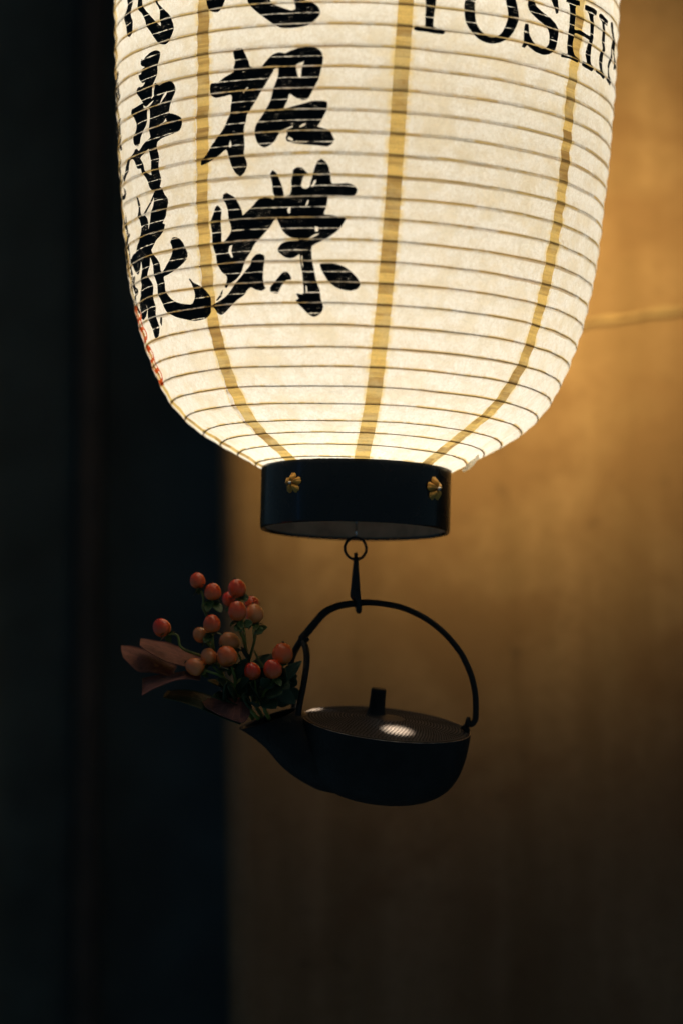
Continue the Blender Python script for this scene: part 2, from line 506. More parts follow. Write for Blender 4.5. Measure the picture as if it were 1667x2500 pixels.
# form of the lantern, fitted to image pixels: profile (height, radius), rib turns (turn, height), seam lines and writing outlines (angle, height)
PROFILE=[[0.0,0.07763],[0.0063,0.08897],[0.0127,0.10059],[0.019,0.11231],[0.0253,0.12342],[0.0317,0.13308],[0.038,0.14107],[0.0443,0.14769],[0.0507,0.15326],[0.057,0.15777],[0.0633,0.16142],[0.0697,0.16458],[0.076,0.16762],[0.0823,0.17047],[0.0887,0.173],[0.095,0.17531],[0.1013,0.17756],[0.1077,0.17979],[0.114,0.18189],[0.1203,0.1837],[0.1267,0.18524],[0.133,0.18667],[0.1393,0.1881],[0.1457,0.18949],[0.152,0.19075],[0.1583,0.19186],[0.1647,0.1929],[0.171,0.19391],[0.1773,0.19491],[0.1837,0.19581],[0.19,0.19655],[0.1963,0.19717],[0.2027,0.19775],[0.209,0.19833],[0.2153,0.19892],[0.2217,0.19953],[0.228,0.20016],[0.2343,0.2008],[0.2406,0.20145],[0.247,0.20207],[0.2533,0.20264],[0.2596,0.20313],[0.266,0.20356],[0.2723,0.20399],[0.2786,0.20441],[0.285,0.20485],[0.2913,0.20531],[0.2976,0.20579],[0.304,0.20627],[0.3103,0.20676],[0.3166,0.20722],[0.323,0.20758],[0.3293,0.20783],[0.3356,0.20802],[0.342,0.20819],[0.3483,0.20837],[0.3546,0.20858],[0.361,0.20883],[0.3673,0.20912],[0.3736,0.20942],[0.38,0.20972],[0.3863,0.21001],[0.3926,0.2103],[0.399,0.21057],[0.4053,0.21083],[0.4116,0.2111],[0.418,0.21136],[0.4243,0.21162],[0.4306,0.21183],[0.437,0.21198],[0.4433,0.21209],[0.4496,0.21219],[0.456,0.21228],[0.4623,0.21238],[0.4686,0.21246],[0.475,0.21249],[0.4813,0.21244],[0.4876,0.21236],[0.494,0.21226],[0.5003,0.21216],[0.5066,0.21206],[0.513,0.21195],[0.5193,0.21178],[0.5256,0.21155],[0.532,0.2113],[0.5383,0.21103],[0.5446,0.21077],[0.551,0.2105],[0.5573,0.21023],[0.5636,0.20994],[0.57,0.20964],[0.5763,0.20934],[0.5826,0.20904],[0.589,0.20876],[0.5953,0.20852],[0.6016,0.20833],[0.608,0.20815],[0.6143,0.20797],[0.6206,0.20778],[0.627,0.2075],[0.6333,0.20711],[0.6396,0.20664],[0.646,0.20615],[0.6523,0.20567],[0.6586,0.20519],[0.665,0.20474],[0.6713,0.20431],[0.6776,0.20388],[0.684,0.20346],[0.6903,0.20301],[0.6966,0.20251],[0.703,0.20192],[0.7093,0.20129],[0.7156,0.20064],[0.7219,0.2],[0.7283,0.19937],[0.7346,0.19877],[0.7409,0.19818],[0.7473,0.1976],[0.7536,0.19702],[0.7599,0.19638],[0.7663,0.1956],[0.7726,0.19467],[0.7789,0.19366],[0.7853,0.19264],[0.7916,0.1916],[0.7979,0.19045],[0.8043,0.18915],[0.8106,0.18774],[0.8169,0.18632],[0.8233,0.18487],[0.8296,0.18328],[0.8359,0.18139],[0.8423,0.17924],[0.8486,0.177],[0.8549,0.17474],[0.8613,0.1724],[0.8676,0.16978],[0.8739,0.16687],[0.8803,0.16381],[0.8866,0.16057],[0.8929,0.15674],[0.8993,0.15196],[0.9056,0.14613],[0.9119,0.13922],[0.9183,0.13082],[0.9246,0.12076],[0.9309,0.1094],[0.9373,0.09766],[0.9436,0.08611],[0.9484,0.07763]]
TURNS=[[-34.0,0.90499],[-33.0,0.88831],[-32.0,0.87164],[-31.0,0.85497],[-30.0,0.8383],[-29.0,0.82162],[-28.0,0.80495],[-27.0,0.78828],[-26.0,0.7716],[-25.0,0.75493],[-24.0,0.73826],[-23.0,0.72158],[-22.0,0.70491],[-21.0,0.68824],[-20.0,0.67157],[-19.0,0.65489],[-18.0,0.63822],[-17.0,0.62155],[-16.0,0.60487],[-15.0,0.5882],[-14.0,0.57153],[-13.0,0.55486],[-12.0,0.53818],[-11.0,0.52151],[-10.0,0.50484],[-9.0,0.48816],[-8.0,0.47149],[-7.0,0.45482],[-6.0,0.43814],[-5.0,0.42147],[-4.0,0.4048],[-3.0,0.38813],[-2.0,0.37145],[-1.0,0.35478],[-0.014,0.33811],[0.986,0.32085],[1.987,0.30381],[2.987,0.28835],[3.987,0.27129],[4.987,0.25456],[5.988,0.23794],[6.988,0.22135],[7.988,0.20472],[8.988,0.1881],[9.988,0.17196],[10.988,0.15525],[11.989,0.13958],[12.989,0.12364],[13.989,0.10816],[14.989,0.0922],[15.989,0.07601],[16.988,0.06203],[17.988,0.04807],[18.987,0.0363],[19.986,0.02497],[20.985,0.01741],[21.983,0.00961],[22.98,0.00159],[23.98,-0.00642],[24.98,-0.01444]]
SEAM_PATHS=[[[0.0023,-0.7461],[0.0178,-0.7597],[0.042,-0.7076],[0.0695,-0.7056],[0.1003,-0.7127],[0.1438,-0.6998],[0.1943,-0.6927],[0.2708,-0.6722],[0.3481,-0.6633]],[[0.0023,0.0512],[0.0162,0.0679],[0.0376,0.0806],[0.1086,0.1011],[0.1888,0.118],[0.2643,0.1286],[0.3405,0.1418]],[[0.0075,0.814],[0.0257,0.8168],[0.0398,0.8443],[0.0567,0.8614],[0.0749,0.8894],[0.1161,0.8894],[0.16,0.8967],[0.2074,0.9148],[0.2908,0.9166],[0.3327,0.9341],[0.3532,0.9472]]]
